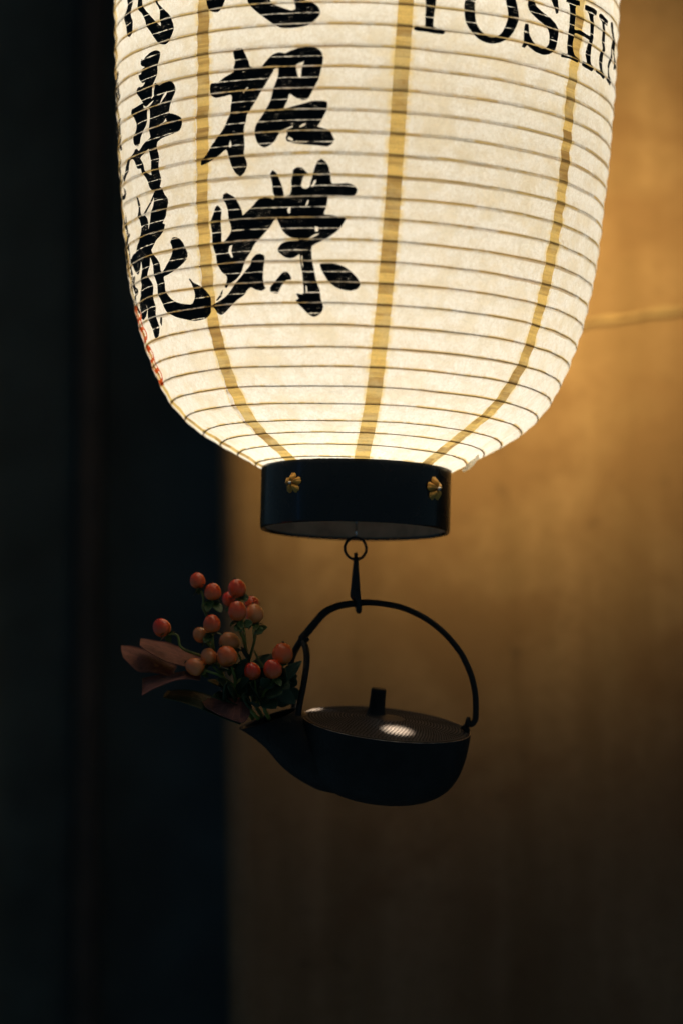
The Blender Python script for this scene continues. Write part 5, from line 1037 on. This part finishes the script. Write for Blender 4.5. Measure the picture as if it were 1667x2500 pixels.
for si, S in enumerate(SPRIGS):
    root = empty('berry_sprig', cp(*S['base']))
    tag(root, S['label'], 'berry sprig', 'berry sprigs in the kettle spout')
    L = lambda q: cp(*q) - root.location
    for k, st in enumerate(S['stems']):
        P = spline([L(q) for q in st], 6); m = len(P)
        r0 = .0017 if k == 0 else .00125
        v, f = tube(P, [r0 * (1 - .35 * i / m) for i in range(m)], 8)
        mesh('stem', v, f, M['stem'], root)
    for bi in S['berries']:
        x, y, r, dy, bd, lean, col = BERRIES[bi]
        o = bpy.data.objects.new('berry', BERRY); COL.objects.link(o); o.parent = root
        s = r / 3.015 * PX / .0066
        up = Vector((-bd[0], lean * .9, -bd[1]))
        R = basis(up, random.random() * 6)
        o.matrix_local = Matrix.Translation(L((x, y, dy))) @ R.to_4x4() @ Matrix.Diagonal((s, s, s * (.97 + .08 * random.random()), 1))
        o.color = (*col, 1)
        for nm, me in (('tip', TIP), ('calyx', CALYX[bi % 3])):
            c = bpy.data.objects.new(nm, me); COL.objects.link(c); c.parent = o
    # leaves low on the sprig
    rnd = random.Random(si * 17 + 3)
    leafspots = {0: [((880, 940, -.018), (740, 930, -.05), .006), ((840, 830, -.022), (900, 840, -.06), .005), ((960, 1050, -.02), (800, 1010, -.052), .007), ((775, 560, -.03), (720, 640, -.045), .004), ((790, 330, -.024), (850, 400, -.034), .0045), ((760, 330, -.022), (745, 395, -.034), .0042)],
                 1: [((1052, 900, -.006), (1230, 700, .012), .008), ((1045, 760, -.012), (1000, 660, -.03), .005), ((1098, 540, -.016), (1190, 520, -.020), .0042), ((1010, 500, -.03), (1075, 480, -.034), .0042), ((1000, 500, -.03), (950, 545, -.036), .0045), ((1100, 530, -.02), (1150, 560, -.028), .0045), ((1000, 300, -.01), (1050, 300, -.01), .004), ((1060, 1000, -.01), (1180, 900, -.03), .008)],
                 2: [((950, 900, -.036), (1030, 745, -.046), .005), ((960, 1000, -.03), (830, 890, -.056), .006), ((970, 1050, -.03), (900, 950, -.06), .006), ((960, 980, -.03), (1030, 890, -.056), .0055), ((980, 1080, -.02), (880, 1060, -.05), .007), ((985, 1110, -.02), (1060, 1030, -.05), .006)],
                 3: [((1240, 940, -.04), (1440, 770, -.040), .006), ((1250, 930, -.04), (1350, 960, -.05), .006), ((1130, 1060, -.03), (1050, 930, -.056), .006), ((1180, 990, -.04), (1300, 1010, -.056), .008), ((1200, 960, -.04), (1150, 900, -.06), .005), ((1160, 1030, -.034), (1240, 1100, -.05), .008), ((1110, 1100, -.03), (1040, 1060, -.05), .007), ((1240, 960, -.036), (1390, 1080, -.036), .007), ((1300, 900, -.034), (1385, 900, -.02), .006)]}
    # thick dark foliage down in the mouth of the spout
    for q in range((7, 9, 10, 12)[si]):
        cx = rnd.uniform(*((900, 1080), (1050, 1330), (880, 1150), (1080, 1370))[si]); cy = rnd.uniform(900, 1120); dd = rnd.uniform(-.045, .03)
        a_ = rnd.uniform(-2.6, -.5)
        leafspots[si].append(((cx, cy, dd), (cx + 120 * cos(a_) * rnd.uniform(.7, 1.2), cy + 95 * sin(a_), dd - rnd.uniform(.0, .02)), rnd.uniform(.006, .009)))
    for q, (a, b, w) in enumerate(leafspots[si]):
        add_leaf(root, 'leaf', L(a), L(b), w, M['calyx'] if w < .005 else M['leaf'], curl=-.12 + .2 * rnd.random(), face=(rnd.uniform(-.4, .4), -1, .3 + .5 * rnd.random()), seed=q + si * 9)

# broad brown-felted leaves at the left, cut leaves lying out from the spout
def broad(name, label, rows, mat, thick=.0011):
    """leaf blade laid out as rows of image crop pixels (x, y, depth) from its stalk outward"""
    n = len(rows); m = len(rows[0])
    root_at = cp(*rows[0][m // 2])
    # densify
    G = [spline([cp(*q) - root_at for q in r], 4) for r in rows]
    cols = list(zip(*G)); H = [spline(list(c), 5) for c in cols]
    V = [];uv = []
    nu = len(H[0]); nv = len(H)
    for i in range(nu):
        for j in range(nv):
            p = H[j][i] + Vector((0, -1, .4)) * (.0010 * noise.noise(Vector((i * .35, j * .3, thick * 5000))))
            V.append(p); uv.append((i / (nu - 1), j / (nv - 1)))
    k = len(V)
    F = []
    for i in range(nu - 1):
        for j in range(nv - 1):
            a = i * nv + j; F.append((a, a + 1, a + nv + 1, a + nv))
    B = [p + Vector((0, thick, -thick * .6)) for p in V]
    FF = F + [tuple(x + k for x in q)[::-1] for q in F]
    edge = [j for j in range(nv)] + [i * nv + nv - 1 for i in range(1, nu)] + [(nu - 1) * nv + j for j in range(nv - 2, -1, -1)] + [i * nv for i in range(nu - 2, 0, -1)]
    for a, b in zip(edge, edge[1:] + edge[:1]): FF.append((a, b, b + k, a + k))
    o = mesh(name, V + B, FF, mat, None, True, uv + uv)
    o.location = root_at
    tag(o, label, 'leaf', 'broad brown leaves in the kettle spout')
    return o
broad('broad_leaf', 'long pinkish brown leaf pointing left just under the lone red berry',
      [[(760, 790, -.005), (740, 815, -.02), (700, 835, -.034)], [(640, 705, .004), (610, 760, -.018), (580, 805, -.036)], [(520, 650, .008), (480, 710, -.016), (440, 765, -.038)], [(390, 615, .008), (350, 660, -.014), (320, 700, -.036)], [(255, 600, .004), (250, 622, -.010), (247, 648, -.026)]], M['brownleaf'])
broad('broad_leaf', 'dim brown leaf at the far left tip of the bunch',
      [[(520, 800, .010), (500, 840, -.004), (480, 880, -.016)], [(400, 720, .014), (380, 780, -.002), (360, 850, -.018)], [(250, 665, .016), (240, 740, -.002), (230, 835, -.022)], [(110, 648, .010), (112, 690, .0), (125, 735, -.014)]], M['brownleaf'])
broad('broad_leaf', 'blunt pinkish leaf with a ragged end below the long leaf',
      [[(700, 830, -.010), (695, 870, -.028), (690, 905, -.040)], [(590, 838, -.008), (585, 868, -.030), (575, 895, -.046)], [(430, 862, -.008), (420, 905, -.030), (410, 940, -.048)], [(268, 888, -.010), (266, 940, -.028), (262, 1015, -.046)]], M['brownleaf'])
broad('broad_leaf', 'dusky brown leaf drooping over the kettle spout lip',
      [[(1010, 1000, -.020), (1050, 1060, -.035), (1060, 1150, -.044)], [(900, 985, -.022), (930, 1080, -.040), (1000, 1215, -.052)], [(800, 1030, -.026), (810, 1090, -.040), (840, 1160, -.050)], [(705, 1050, -.026), (710, 1070, -.034), (730, 1100, -.042)]], M['brownleaf'])
broad('broad_leaf', 'dark leaf lying lowest along the underside of the bunch',
      [[(1030, 1130, -.02), (1010, 1180, -.03), (985, 1230, -.036)], [(850, 1050, -.02), (830, 1110, -.032), (810, 1165, -.040)], [(650, 980, -.018), (620, 1030, -.030), (600, 1080, -.038)], [(450, 980, -.014), (430, 1010, -.024), (420, 1035, -.032)]], M['leaf'])
